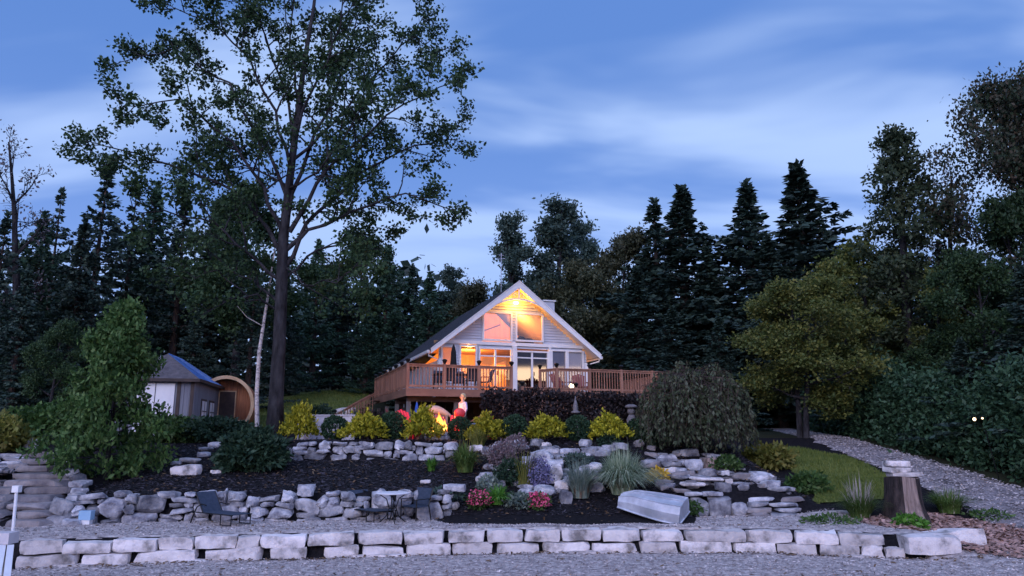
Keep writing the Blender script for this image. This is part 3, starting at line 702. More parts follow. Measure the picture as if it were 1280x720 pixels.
# trim: corner boards, band, centre post
tr = MB(); bz = H2(646, 431, FB)[1]
def corner(x0, x1, z0, z1, p=.05): m_ = MB(); m_.box(x0, x1, FB - .036 - p, FB - .037, z0, z1); return m_
corner(WL - .02, WL + .12, DZ - .3, EV - .38).build('corner_board', MT['trim'], house)
corner(WR - .14, WR + .02, DZ - .3, EV - .38).build('corner_board', MT['trim'], house)
corner(WL + .12, WR - .14, bz - .07, bz + .09, .06).build('band_board', MT['trim'], house)
corner((OP['fd'][1] + OP['sl'][0]) / 2 - .11, (OP['fd'][1] + OP['sl'][0]) / 2 + .11, DZ, bz - .075, .16).build('porch_post', MT['trim'], house)
corner(OP['sl'][1] + .075, OP['g1'][0] - .075, DZ, bz - .075, .07).build('pilaster', MT['trim'], house)
def window(o, name='window', div=0, glass='glass', fill=None, trans=0, hz=0, fw=.075, frz=.05):
    x0, x1, z0, z1 = o; f = MB(); d0, d1 = FB - .036 - frz, FB + .06
    f.box(x0 - fw, x0, d0, d1, z0 - fw, z1 + fw); f.box(x1, x1 + fw, d0, d1, z0 - fw, z1 + fw); f.box(x0, x1, d0, d1, z1, z1 + fw); f.box(x0, x1, d0, d1, z0 - fw, z0)
    for i in range(div):
        xm = x0 + (x1 - x0) * (i + 1) / (div + 1); f.box(xm - .045, xm + .045, FB - .035, FB + .03, z0, z1)
    if trans: f.box(x0, x1, FB - .04, FB + .04, z1 - trans - .06, z1 - trans)
    fo = f.build(name, MT['trim'], house)
    p = MB(); p.box(x0 + .002, x1 - .002, FB + .012, FB + .02, z0 + .002, z1 - .002); po = p.build('pane', MT[glass], fo)
    if fill:
        c = MB(); n_ = 26
        if fill in ('blind', 'greyblind'): c.box(x0 + .004, x1 - .004, FB + .052, FB + .06, z0 + .02, z1 - .002)
        else:
            for i in range(n_):
                xa, xb = x0 + (x1 - x0) * i / n_, x0 + (x1 - x0) * (i + 1) / n_; ya, yb = FB + .075 + .02 * (i % 2), FB + .075 + .02 * ((i + 1) % 2)
                c.hexa([(xa, ya, z0 + .02), (xb, yb, z0 + .02), (xb, yb + .006, z0 + .02), (xa, ya + .006, z0 + .02), (xa, ya, z1), (xb, yb, z1), (xb, yb + .006, z1), (xa, ya + .006, z1)])
        c.build('blind' if 'blind' in fill else 'curtain', MT[fill], fo)
    return fo
window(OP['up_l'], glass='glass_refl', fw=.09); window(OP['up_r'], fw=.09)
w_ = window(OP['w1'], fill='cream'); window(OP['w2'])
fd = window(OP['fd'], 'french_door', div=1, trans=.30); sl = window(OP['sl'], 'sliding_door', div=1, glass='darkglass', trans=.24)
window(OP['g1'], fill='greyblind'); window(OP['g2'], fill='blind')
for fo, o in ((fd, OP['fd']), (sl, OP['sl'])):
    xm = (o[0] + o[1]) / 2; hd = MB(); hd.bar((xm + .09, FB - .07, DZ + .95), (xm + .09, FB - .07, DZ + 1.15), .03); hd.bar((xm + .09, FB - .07, DZ + .97), (xm + .09, FB - .03, DZ + .97), .02); hd.build('handle', MT['black'], fo)
# inside the french doors: wooden lower panels and valances
x0, x1, z0, z1 = OP['fd']; m_ = MB(); xm = (x0 + x1) / 2
for a, b in ((x0 + .16, xm - .14), (xm + .14, x1 - .16)):
    n_ = 12
    for i in range(n_): xa = a + (b - a) * i / n_; m_.box(xa, xa + (b - a) / n_ * .7, FB + .14, FB + .15, z1 - .72, z1 - .40)
m_.build('valance', MT['wood'], fd)
# furniture silhouette by the upper right window, and the floor lamp inside
m_ = MB(); x0, x1, z0, z1 = OP['up_r']; m_.ellip((x0 + .38, FB + .5, z0 + .02), (.32, .2, .24)); m_.box(x0 + .1, x0 + 1.0, FB + .3, FB + .7, z0 - .25, z0 + .06); m_.ellip((x0 + .8, FB + .5, z0 + .06), (.25, .2, .1)); m_.build('loft_armchair', MT['blackcloth'], house, smooth=True)
x0, x1, z0, z1 = OP['up_l']; m_ = MB(); m_.bar((x0 + .1, FB + .6, z0 + .45), (x0 + 1.1, FB + .9, z0 + .85), .10, .06);  m_.build('branch_reflection_bar', MT['post'], house)  # added dark bar standing in for the branch reflected in this upper left window
def lamp(name, loc, e, c, r=.15, parent=house):
    l = bpy.data.lights.new(name, 'POINT'); l.energy = e; l.color = c; l.shadow_soft_size = r; o = bpy.data.objects.new(name, l); COL.objects.link(o); o.parent = parent; o.location = loc; return o
WARM = (1.0, .52, .20)
lamp('ceiling_lamp', (4.2, FB + 2.0, DZ + 1.95), 170, (1, .38, .08), .2); lamp('loft_lamp', (6.6, FB + 2.6, PK - 1.35), 110, (1.0, .36, .06), .2); lamp('kitchen_lamp', (8.2, FB + 2.0, DZ + 1.7), 10, (1, .7, .45), .2)
# gable lamp
ax, az = H2(645, 378.5, FB - .2); fix = MB(); fix.lathe([(.06, .12), (.085, .1), (.085, .04), (.05, .0)], 12, (ax, FB - .19, az + .05)); fix.box(ax - .03, ax + .03, FB - .19, FB - .03, az + .11, az + .16); lp = fix.build('gable_lamp', MT['black'], house)
bl_ = MB(); bl_.ellip((ax, FB - .19, az), (.13, .11, .10)); bl_.build('bulb', emis('lamp_glow', (1.0, .55, .05), 30), lp, smooth=True)
lamp('gable_lamp_light', (ax, FB - .42, az - .06), 30, (1.0, .34, .008), .10)
# chimney, antenna
m_ = MB(); cx_, cz_ = H2(684, 378, 8.0); m_.box(cx_ - .32, cx_ + .32, 7.7, 8.4, rz_at(cx_) - .6, cz_ + .0); ch = m_.build('chimney', MT['siding'], house)
m_ = MB(); m_.box(cx_ - .38, cx_ + .38, 7.62, 8.48, cz_ + .001, cz_ + .07); m_.build('chimney_cap', MT['trim'], ch)
m_ = MB(); px_, pz_ = H2(648, 318, 6.0); m_.tube([(RX + .05, 6.0, PK - .1), (RX + .05, 6.0, pz_)], .022, 6); m_.bar((RX - .18, 6, pz_ - .3), (RX + .28, 6, pz_ - .3), .02); m_.bar((RX - .1, 6, pz_ - .12), (RX + .2, 6, pz_ - .12), .02); m_.build('antenna', MT['alu'], house)

# ---------------------------------------------------------------- deck
deck = empty('wooden_deck', C0, 'raised red brown wooden deck with railings wrapping round the chalet', 'deck', TH)
m_ = MB()
for x in np.arange(0, 12.9, .145):
    ya = 0.0 if not (4.5 < x < 6.6) else .55
    yb = FB - .05 if WL - .2 < x < WR + .2 else 8.75
    m_.box(x, x + .138, ya, yb, DZ - .035, DZ)
m_.build('deck_boards', MT['cedar'], deck)
m_ = MB(); m_.box(-.03, 12.95, -.045, -.001, DZ - .30, DZ + .01); m_.box(-.045, -.031, -.045, 8.75, DZ - .30, DZ + .01); m_.build('fascia', MT['cedar_dark'], deck)
m_ = MB(); m_.box(.1, 12.8, .5, .65, DZ - .5, DZ - .30); m_.box(.1, 12.8, 3.1, 3.25, DZ - .5, DZ - .30)
for x in np.arange(.2, 12.8, .6): m_.box(x, x + .04, .0, 3.5, DZ - .23, DZ - .04)
m_.build('beam', MT['post'], deck)
for x, y, mt in ((.18, .57, 'graypost'), (2.2, .57, 'graypost'), (4.3, .57, 'graypost'), (6.6, .57, 'graypost'), (8.7, .57, 'graypost'), (10.8, .57, 'graypost'), (12.6, .57, 'graypost'), (.18, 3.2, 'graypost'), (.18, 5.9, 'graypost'), (.18, 8.4, 'graypost')):
    m_ = MB(); m_.box(x - .08, x + .08, y - .08, y + .08, -.1, DZ - .5); m_.build('support_post', MT[mt], deck)
m_ = MB()
for x in np.arange(.2, 12.7, .32): m_.box(x, x + .29, 3.26, 3.30, -.05, DZ - .3)
m_.build('skirt_boards', MT['post'], deck)
RT = 1.02
def railing(p, q, z0=DZ, z1=None, posts=(1, 1), cap=True, step=.13):
    p = Vector((p[0], p[1], z0)); q = Vector((q[0], q[1], z1 if z1 is not None else z0)); d = q - p; l = math.hypot(d.x, d.y); up = Vector((0, 0, 1))
    m_ = MB(); m_.bar(p + up * (RT - .02), q + up * (RT - .02), .13, .04); m_.bar(p + up * (RT - .085), q + up * (RT - .082), .04, .085)
    rl = m_.build('railing', MT['cedar'], deck)
    m_ = MB(); m_.bar(p + up * .12, q + up * .12, .04, .08); m_.build('bottom_rail', MT['cedar'], rl)
    m_ = MB(); n_ = max(1, int(l / step))
    for i in range(n_):
        c = p + d * ((i + .5) / n_); m_.box(c.x - .018, c.x + .018, c.y - .018, c.y + .018, c.z + .05, c.z + RT - .05)
    m_.build('baluster_row', MT['cedar'], rl)
    for k_, e in ((0, p), (1, q)):
        if not posts[k_]: continue
        m_ = MB(); m_.box(e.x - .05, e.x + .05, e.y - .05, e.y + .05, e.z - .25, e.z + RT + .02); po = m_.build('railing_post', MT['cedar'], deck)
        if cap:
            m_ = MB(); m_.lathe([(.05, 0), (.055, .04), (.10, .12), (.115, .16), (.07, .2), (.03, .215)], 8, (e.x, e.y, e.z + RT + .02)); m_.build('post_lantern', MT['black'], po)
for a, b in ((0, 1.55), (1.55, 3.05), (3.05, 4.5)): railing((a, .02), (b, .02), posts=(a == 0, 1))
for i in range(6): railing((.02, 8.75 * i / 6), (.02, 8.75 * (i + 1) / 6), posts=(0, 1))
railing((6.15, .9), (6.6, .02), posts=(1, 1))
for i in range(4): railing((6.6 + 6.3 * i / 4, .02), (6.6 + 6.3 * (i + 1) / 4, .02), posts=(0, 1))
for i in range(4): railing((12.9, 6 * i / 4), (12.9, 6 * (i + 1) / 4), posts=(0, 1))
# landing and stair in front of the gap
m_ = MB()
for y in np.arange(-1.35, -.06, .145): m_.box(4.5, 6.9, y, y + .138, 1.02, 1.055)
m_.build('landing', MT['cedar'], deck)
for i in range(5): m_ = MB(); m_.box(4.7, 6.4, -.02 + .11 * i, .14 + .11 * i, 1.2 + .16 * i, 1.24 + .16 * i); m_.build('stair_tread', MT['cedar'], deck)
railing((4.5, -1.35), (6.9, -1.35), 1.055); railing((6.9, -1.35), (8.2, -1.35), 1.055, .3, posts=(0, 1))
for i in range(6): m_ = MB(); m_.box(6.95 + i * .22, 7.18 + i * .22, -1.3, -.1, .9 - i * .15, .94 - i * .15); m_.build('stair_tread', MT['cedar'], deck)
# side stair going down to the left at the far corner of the deck
for i in range(9): m_ = MB(); m_.box(-.35 - i * .28, -.06 - i * .28, 6.6, 7.9, DZ - .2 - i * .19, DZ - .16 - i * .19); m_.build('stair_tread', MT['cedar_dark'], deck)
for y in (6.55, 7.95): railing((-.35, y), (-2.2, y), DZ - .85, DZ - 1.9, posts=(0, 1))

# ---------------------------------------------------------------- things on the deck
def HP(x, y, z): return C0 + A_ * x + B_ * y + Vector((0, 0, z))
x_, z_ = H2(567, 440, 1.3); u_ = empty('patio_umbrella', HP(x_, 1.3, DZ), 'closed black patio umbrella standing at the deck table', 'umbrella', TH)
m_ = MB(); m_.tube([(0, 0, 0), (0, 0, 2.0)], .022, 8); m_.build('pole', MT['black'], u_)
m_ = MB(); n_ = 10; prof = [(.10, .82), (.15, .90), (.13, 1.05), (.10, 1.4), (.09, 1.7), (.06, 1.9), (.015, 2.05)]
vs = []; fs = []
for r_, z in prof:
    for j in range(20): t = 2 * math.pi * j / 20; rr = r_ * (1 + .22 * (j % 2)); vs.append((rr * math.cos(t), rr * math.sin(t), z))
for i in range(len(prof) - 1):
    for j in range(20): fs.append((i * 20 + j, i * 20 + (j + 1) % 20, i * 20 + 20 + (j + 1) % 20, i * 20 + 20 + j))
m_.add(vs, fs); m_.build('canopy', MT['blackcloth'], u_, smooth=True)
m_ = MB(); m_.lathe([(.25, 0), (.25, .05), (.05, .1)], 12); m_.build('base', MT['black'], u_)
tb = empty('patio_table', HP(x_ + .1, 1.35, DZ), 'dark rectangular patio table behind the left deck railing', 'table', TH)
m_ = MB(); m_.box(-.95, .95, -.45, .45, .70, .74); m_.build('tabletop', MT['black'], tb)
for sx in (-.85, .85):
    for sy in (-.38, .38): m_ = MB(); m_.tube([(sx, sy, 0), (sx * .97, sy, .70)], .02, 6); m_.build('leg', MT['black'], tb)
def deck_chair(name, loc, rz, label, cat, mat='mesh', group=None):
    c = empty(name, loc, label, cat, rz, group)
    m_ = MB(); m_.bar((-.0, -.22, .42), (0, .22, .44), .5, .03); m_.build('seat', MT[mat], c)
    m_ = MB(); m_.bar((0, .22, .46), (0, .36, .98), .5, .03, up=(0, 1, 0)); m_.build('backrest', MT[mat], c)
    for sx in (-.26, .26):
        m_ = MB(); m_.tube([(sx, -.25, 0), (sx, -.24, .64)], .016, 6); m_.build('leg', MT['black'], c)
        m_ = MB(); m_.tube([(sx, .32, 0), (sx, .22, .46), (sx, .38, 1.0)], .016, 6); m_.build('leg', MT['black'], c)
        m_ = MB(); m_.bar((sx, -.26, .65), (sx, .27, .66), .045, .02); m_.build('armrest', MT['black'], c)
    return c
gch = 'dark chairs round the deck table'
for i, (dx, dy, rz, lab) in enumerate(((-.45, .85, 0, 'dark sling chair behind the deck table beside the umbrella'), (.45, .85, 0, 'dark sling chair behind the deck table nearer the french doors'), (1.35, 0, -1.57, 'dark sling chair at the head of the deck table by the doors'), (-.5, -.75, math.pi, 'dark sling chair in front of the deck table near the corner post'), (.5, -.75, math.pi, 'dark sling chair in front of the deck table by the second lantern post'))):
    deck_chair('patio_chair', HP(x_ + .1 + dx, 1.35 + dy, DZ), TH + rz, lab, 'chair', group=gch)
def adirondack(loc, rz, label, mat, group, cat='chair'):
    c = empty('adirondack_chair', loc, label, cat, rz, group); c.scale = (1.12, 1.12, 1.15) if 'fire' in label or 'board' in label else (1, 1, 1)
    m_ = MB()
    for i in range(5): y = -.26 + i * .115; m_.bar((-.28, y, .36 - i * .028), (.28, y, .36 - i * .028), .10, .02, up=(0, 0, 1))
    m_.build('seat', MT[mat], c)
    m_ = MB()
    for i in range(5): x = -.22 + i * .11; t = .95 - abs(i - 2) * .05; m_.bar((x * .85, .24, .24), (x * 1.15, .24 + .42 * (t / .95), .24 + .76 * (t / .95) ** 1), .095, .02, up=(0, 1, 0))
    m_.build('backrest', MT[mat], c)
    for sx in (-.33, .33):
        m_ = MB(); m_.bar((sx, -.36, .54), (sx, .42, .56), .13, .025); m_.build('armrest', MT[mat], c)
        m_ = MB(); m_.bar((sx, -.27, 0), (sx, -.27, .53), .03, .09, up=(0, 1, 0)); m_.build('leg', MT[mat], c)
        m_ = MB(); m_.bar((sx * .9, -.28, .33), (sx * .9, .55, .0), .03, .11); m_.build('leg', MT[mat], c)
    return c
MT['cedarred'] = material('painted_dark_red', (.25, .07, .07), (.16, .04, .04), 3, .6)
a1 = H2(703, 478, 1.6)[0]; a2 = H2(725, 478, 1.8)[0]
adirondack(HP(a1, 1.6, DZ), TH + .3, 'dark red slatted chair on the right deck behind the railing corner', 'cedarred', 'slatted chairs on the right deck')
adirondack(HP(a2, 1.8, DZ), TH - .3, 'dark red slatted chair on the right deck right of the glowing globe', 'cedarred', 'slatted chairs on the right deck')
gx_, gz_ = H2(714, 479, .75); gl_ = empty('globe_lamp', HP(gx_, .75, DZ), 'small white glowing globe lamp on the right deck', 'lamp', TH)
m_ = MB(); m_.lathe([(.07, 0), (.06, .03), (.02, .06), (.02, .2)], 10); m_.build('base', MT['black'], gl_)
m_ = MB(); m_.ellip((0, 0, .30), (.12, .12, .12), 14, 9); m_.build('globe', emis('globe_glow', (1, .82, .60), 2.2), gl_, smooth=True)

# ---------------------------------------------------------------- yard below the deck
Y0 = 27.6
def yard(px, y): x = XA(px, y); return Vector((x, y, h(x, y)))
rc = 'red chairs round the fire'
adirondack(yard(517, 27.9), .9, 'bright red slatted chair left of the fire', 'brightred', rc)
adirondack(yard(505, 28.6), 1.9, 'dark red tall backed chair leaning at the far left of the fire', 'cedarred', rc)
adirondack(yard(565, 28.2), -.3, 'bright red slatted chair just behind the flames', 'brightred', rc)
adirondack(yard(597, 28.6), -1.0, 'red slatted chair right of the standing woman', 'red', rc)
adirondack(yard(549, 30.0), .1, 'red slatted chair behind the pale curved board', 'pinkred', rc)
# round backed red camp chair
c = empty('camp_chair', yard(574, 27.3), 'round backed deep red camp chair in front of the standing woman', 'chair', 0)
m_ = MB(); m_.ellip((0, .1, .96), (.205, .05, .19), 16, 8); m_.build('backrest', MT['red'], c, smooth=True)
m_ = MB(); m_.ellip((0, -.05, .62), (.32, .28, .10), 14, 6); m_.build('seat', MT['red'], c, smooth=True)
for sx in (-.26, .26):
    for sy in (-.24, .22): m_ = MB(); m_.tube([(sx, sy, 0), (sx * .8, -sy * .3, .62)], .014, 6); m_.build('leg', MT['black'], c)
    m_ = MB(); m_.tube([(sx * .8, .07, .6), (sx, .14, 1.1)], .014, 6); m_.build('frame', MT['black'], c)
# fire pit
fp = empty('fire_pit', yard(550, 27.4), 'round fire pit of grey stone with bright orange flames', 'fire pit')
m_ = MB(); n_ = 14
for i in range(n_):
    a = 2 * math.pi * i / n_
    for k_ in range(2):
        aa = a + k_ * .22; V, F = stone(.22, .16, .15, R(0, 99), .15, .1, 2); V = [Vector(v) for v in V]; rot = Matrix.Rotation(aa + math.pi / 2, 3, 'Z')
        m_.add([rot @ v + Vector((.48 * math.cos(aa), .48 * math.sin(aa), .15 * k_)) for v in V], F)
m_.build('stone_ring', MT['field'], fp, smooth=True)
m_ = MB()
for i in range(6): a = i * 1.05; m_.tube([(.3 * math.cos(a), .3 * math.sin(a), .12), (.04 * math.cos(a + .5), .04 * math.sin(a + .5), .62)], .05, 7)
m_.build('firewood', MT['bark'], fp, smooth=True)
fm = bpy.data.materials.new('flame'); t = nodes(fm); n = t.nodes; o_ = n.new('ShaderNodeOutputMaterial'); e = n.new('ShaderNodeEmission'); tc2 = n.new('ShaderNodeTexCoord'); sp2 = n.new('ShaderNodeSeparateXYZ'); rp = n.new('ShaderNodeValToRGB')
t.links.new(tc2.outputs['Object'], sp2.inputs[0]); mr = n.new('ShaderNodeMapRange'); mr.inputs[1].default_value = .25; mr.inputs[2].default_value = 1.05; t.links.new(sp2.outputs[2], mr.inputs[0]); t.links.new(mr.outputs[0], rp.inputs[0])
rp.color_ramp.elements[0].color = (1, .50, .09, 1); rp.color_ramp.elements[1].color = (1, .10, .01, 1); t.links.new(rp.outputs[0], e.inputs[0]); e.inputs[1].default_value = 2.4
trp = n.new('ShaderNodeBsdfTransparent'); mxs = n.new('ShaderNodeMixShader'); fno = n.new('ShaderNodeTexNoise'); fno.inputs['Scale'].default_value = 6; t.links.new(tc2.outputs['Object'], fno.inputs['Vector']); fmr = n.new('ShaderNodeMapRange'); fmr.inputs[1].default_value = .35; fmr.inputs[2].default_value = .6; t.links.new(fno.outputs[0], fmr.inputs[0]); t.links.new(fmr.outputs[0], mxs.inputs[0]); t.links.new(trp.outputs[0], mxs.inputs[1]); t.links.new(e.outputs[0], mxs.inputs[2]); t.links.new(mxs.outputs[0], o_.inputs[0])
m_ = MB()
for i, (fx, fy, fh, fr) in enumerate(((0, 0, 1.02, .13), (-.16, .03, .92, .10), (.15, -.04, .85, .10), (.05, .1, .7, .12), (-.26, -.08, .75, .07), (.27, .06, .62, .07), (.08, -.1, .95, .06), (-.08, -.12, .8, .08))):
    pts = []; rr = []
    for j in range(10): t = j / 9; pts.append((fx * (1 - .5 * t) + .06 * math.sin(5 * t + i * 2), fy + .05 * math.cos(4 * t + i), .2 + (fh - .2) * t)); rr.append(fr * (math.sin(math.pi * min(1, (t * .8 + .22))) ** .8) * (1 - t) ** .45 + .004)
    m_.tube(pts, rr, 8)
m_.build('flame', fm, fp, smooth=True)
lamp('fire_light', (0, 0, 1.0), 45, (1, .34, .05), .2, fp)
# board / canoe end leaning behind the fire
m_ = MB(); pts = []; 
for i in range(9): t = i / 8; pts.append((-.75 + 1.5 * t, 0, .28 * math.sin(math.pi * t) + .9))
m_.tube(pts, [.05 + .13 * math.sin(math.pi * (i / 8)) for i in range(9)], 10); o = m_.build('paddle_board', MT['fibre'], None, yard(540, 29.3), .1, smooth=True)
m2 = MB(); m2.box(-.6, -.52, -.25, .25, 0, .95); m2.box(.52, .6, -.25, .25, 0, .95); m2.bar((-.56, 0, .93), (.56, 0, .93), .05); m2.build('trestle', MT['graypost'], o)
tag(o, 'pale curved board resting on a trestle behind the fire', 'board')
# folded blue parasol against the post
o = empty('folded_parasol', yard(520, 29.5), 'folded blue parasol beside the left deck post', 'parasol')
m_ = MB(); m_.tube([(0, 0, 0), (0, 0, 1.5)], .02, 6); m_.build('pole', MT['graypost'], o)
m_ = MB(); m_.tube([(0, 0, .35), (0, 0, .6), (0, 0, 1.0), (0, 0, 1.45)], [.15, .17, .11, .03], 9); m_.build('canopy', MT['blue'], o, smooth=True)
o = empty('camp_table', yard(590, 28.8), 'small low table with blue cloth right of the woman', 'table')
m_ = MB(); m_.box(-.35, .35, -.25, .25, .60, .64); m_.build('tabletop', MT['teal'], o)
for sx in (-.3, .3):
    for sy in (-.2, .2): m_ = MB(); m_.bar((sx, sy, 0), (sx, sy, .6), .03, up=(0, 1, 0)); m_.build('leg', MT['black'], o)
m_ = MB(); m_.bar((-.6, 0, .65), (.75, .1, 1.45), .05); m_.bar((-.45, .15, .55), (.9, .25, 1.2), .05); m_.bar((.7, .1, 0), (.75, .12, 1.45), .05); o = m_.build('wooden_swing_frame', MT['cedar'], None, yard(605, 28.9)); tag(o, 'slanting wooden poles of a frame by the dark hedge', 'pole frame')

# person: standing woman, skin-modifier body, clothes as children
def skinned(name, joints, edges, mat, parent, root=0, sub=2):
    me = bpy.data.meshes.new(name); me.from_pydata([j[0] for j in joints], edges, []); ob = bpy.data.objects.new(name, me); COL.objects.link(ob); ob.parent = parent
    sk = ob.modifiers.new('skin', 'SKIN'); sk.use_smooth_shade = True; ss = ob.modifiers.new('sub', 'SUBSURF'); ss.levels = sub; ss.render_levels = sub
    if not me.skin_vertices: 
        me.attributes  # skin layer is created with the modifier
    for i, j in enumerate(joints):
        v = me.skin_vertices[0].data[i]; r = j[1]; v.radius = r if hasattr(r, '__len__') else (r, r); v.use_root = (i == root)
    me.materials.append(mat); return ob
J = [((0, 0, .92), (.14, .11)), ((0, 0, 1.08), (.12, .09)), ((0, .0, 1.26), (.15, .10)), ((0, 0, 1.38), (.11, .075)), ((0, -.01, 1.45), .045), ((0, -.02, 1.50), .045),
     ((.16, 0, 1.34), .05), ((.21, .02, 1.10), .038), ((.19, -.10, .90), .028), ((-.16, 0, 1.34), .05), ((-.22, .02, 1.10), .038), ((-.17, -.15, .96), .028),
     ((.09, 0, .82), .085), ((.10, 0, .48), .055), ((.10, .03, .10), .038), ((.10, -.12, .035), .032), ((-.09, 0, .82), .085), ((-.10, -.02, .48), .055), ((-.10, .03, .10), .038), ((-.10, -.12, .035), .032)]
E_ = [(0, 1), (1, 2), (2, 3), (3, 4), (4, 5), (3, 6), (6, 7), (7, 8), (3, 9), (9, 10), (10, 11), (0, 12), (12, 13), (13, 14), (14, 15), (0, 16), (16, 17), (17, 18), (18, 19)]
HEAD = [(0, -.02, 1.50), (0, -.025, 1.58), (0, -.02, 1.64)]
J2 = list(J); J2[5] = ((0, -.02, 1.51), .06); J2 += [((0, -.03, 1.575), (.078, .092)), ((0, -.02, 1.625), (.07, .082))]
E2 = E_ + [(5, 20), (20, 21)]
for sx, hz, hy in ((.19, .90, -.10), (-.17, .96, -.15)):     # palms with five fingers
    k0 = len(J2); wr = 8 if sx > 0 else 11
    J2.append(((sx, hy - .05, hz - .05), (.034, .016))); E2.append((wr, k0))
    for f_, ln in enumerate((.065, .075, .07, .055)):
        o_ = -.027 + f_ * .018; k1 = len(J2)
        J2 += [((sx + o_, hy - .085, hz - .09), .0085), ((sx + o_, hy - .09, hz - .09 - ln * .5), .008), ((sx + o_, hy - .08, hz - .09 - ln), .006)]; E2 += [(k0, k1), (k1, k1 + 1), (k1 + 1, k1 + 2)]
    k1 = len(J2); o_ = -.04 if sx > 0 else .04; J2 += [((sx + o_, hy - .06, hz - .06), .010), ((sx + o_ * 1.3, hy - .08, hz - .09), .008)]; E2 += [(k0, k1), (k1, k1 + 1)]
pp = yard(578, 28.0)
person = bpy.data.objects.new('person', None); COL.objects.link(person); person.location = pp; person.rotation_euler = (0, 0, -.9)
tag(person, 'woman with short blond hair in a pale lavender top standing by the fire', 'person')
skinned('body', J2, E2, MT['skin'], person)
def grow(js, k_): return [(p, tuple(v * k_ for v in r) if hasattr(r, '__len__') else r * k_) for p, r in js]
Js = [((0, 0, .80), (.175, .14)), ((0, 0, 1.08), (.15, .115)), ((0, 0, 1.26), (.175, .125)), ((0, 0, 1.385), (.12, .09)), ((.165, 0, 1.35), .068), ((.215, .02, 1.10), .055), ((.20, -.05, .99), .05), ((-.165, 0, 1.35), .068), ((-.225, .02, 1.10), .055), ((-.20, -.08, 1.02), .05)]
skinned('blouse', Js, [(0, 1), (1, 2), (2, 3), (3, 4), (4, 5), (5, 6), (3, 7), (7, 8), (8, 9)], MT['shirt'], person)
Jp = [((0, 0, .90), (.15, .12)), ((.09, 0, .80), .10), ((.10, 0, .48), .072), ((.10, .03, .12), .06), ((-.09, 0, .80), .10), ((-.10, -.02, .48), .072), ((-.10, .03, .12), .06)]
skinned('trousers', Jp, [(0, 1), (1, 2), (2, 3), (0, 4), (4, 5), (5, 6)], MT['pants'], person)
m_ = MB(); m_.ellip((0, .015, 1.625), (.098, .108, .105), 14, 9); m_.ellip((0, .06, 1.56), (.088, .065, .10), 12, 8); m_.build('hair', MT['hair'], person, smooth=True)
m_ = MB(); m_.tube([(0, -.118, 1.605), (0, -.142, 1.575), (0, -.118, 1.562)], [.010, .015, .010], 6)
m_.ellip((.092, -.02, 1.585), (.01, .02, .03), 8, 6); m_.ellip((-.092, -.02, 1.585), (.01, .02, .03), 8, 6); m_.build('face', MT['skin'], person, smooth=True)
m_ = MB()
for sx in (-.032, .032): m_.ellip((sx, -.108, 1.603), (.012, .008, .007), 8, 5)
m_.build('eyes', MT['black'], person, smooth=True)
m_ = MB(); m_.ellip((0, -.110, 1.535), (.024, .010, .006), 8, 5); m_.build('mouth', MT['pinkred'], person, smooth=True)

# statue at the right under the deck, obelisk ornament on its stake
o = empty('garden_statue', yard(790, 28.0), 'weathered grey totem statue standing under the right end of the deck', 'statue')
m_ = MB(); m_.lathe([(.20, 0), (.22, .1), (.19, .2), (.21, .45), (.17, .6), (.19, .75), (.13, .85), (.11, .92)], 10); m_.ellip((0, -.13, .55), (.12, .1, .14)); m_.build('body', MT['stonefig'], o, smooth=True)
m_ = MB(); m_.ellip((0, 0, 1.05), (.15, .14, .15)); m_.ellip((-.06, -.12, 1.07), (.03, .03, .03)); m_.ellip((.06, -.12, 1.07), (.03, .03, .03)); m_.build('head', MT['stonefig'], o, smooth=True)
m_ = MB(); m_.lathe([(.22, 0), (.24, .04), (.2, .09), (.1, .13)], 10, (0, 0, 1.18)); m_.build('cap', MT['stonefig'], o, smooth=True)
o = empty('garden_finial', yard(720, 26.6), 'slim pointed finial ornament on a pale stake above the ball shrub', 'ornament')
m_ = MB(); m_.tube([(.05, -.5, -.2), (.02, -.3, .75)], .025, 6); m_.build('stake', MT['graypost'], o)
m_ = MB(); m_.lathe([(.16, 0), (.17, .04), (.08, .10), (.10, .2), (.07, .34), (.03, .48), (.008, .62)], 10, (0, 0, .95)); m_.build('finial', MT['stonefig'], o, smooth=True)

# ---------------------------------------------------------------- shed, sauna, tub, patio
sy_ = math.radians(11); sb = PY(240.5, 530, 29); sz_ = h(sb.x, 29) 
shed = empty('garden_shed', (sb.x, 29, sz_), 'grey garden shed with white door, two small windows and blue metal roof side', 'shed', sy_)
hh = 2.7 + .0765 * 29 - sz_
def fr(m): return m
m_ = MB()
for x in np.arange(-3.0, -.02, .2): m_.box(x, x + .19, .0, .06, 0, hh)
m_.box(-3, 0, .061, 5.2, 0, .1); 
for y in np.arange(.0, 5.1, .2): m_.box(-.06, 0, y + .061, y + .25, 0, hh)
m_.box(-3, -2.94, .061, 5.2, 0, hh); m_.box(-2.939, -.061, 5.14, 5.2, 0, hh); m_.build('wall', MT['shedwall'], shed)
rs = [(-3.2, -.25), (.22, -.25), (.22, 5.45), (-3.2, 5.45)]
m_ = MB(); rt = 1.12; p1 = (-1.5, 1.5, hh + rt); p2 = (-1.5, 3.9, hh + rt)
V = [(x, y, hh - .06) for x, y in rs] + [p1, p2]
m_.add([V[0], V[1], V[4], V[3], V[2], V[5]], [(0, 1, 2)]); 
m_ = MB(); m_.add(V, [(0, 1, 4), (2, 3, 5), (3, 0, 4, 5), (0, 3, 2, 1)]); m_.build('roof', MT['shedroof'], shed)
m_ = MB(); m_.add([V[1], V[2], V[5], V[4]], [(0, 1, 2, 3)])
for i in range(12):
    t = (i + .5) / 12; a = Vector(V[1]).lerp(Vector(V[2]), t); b = Vector(V[4]).lerp(Vector(V[5]), t); m_.bar(a + Vector((0, 0, .015)), b + Vector((0, 0, .015)), .03, .03)
m_.build('metal_roof_panel', MT['blueroof'], shed)
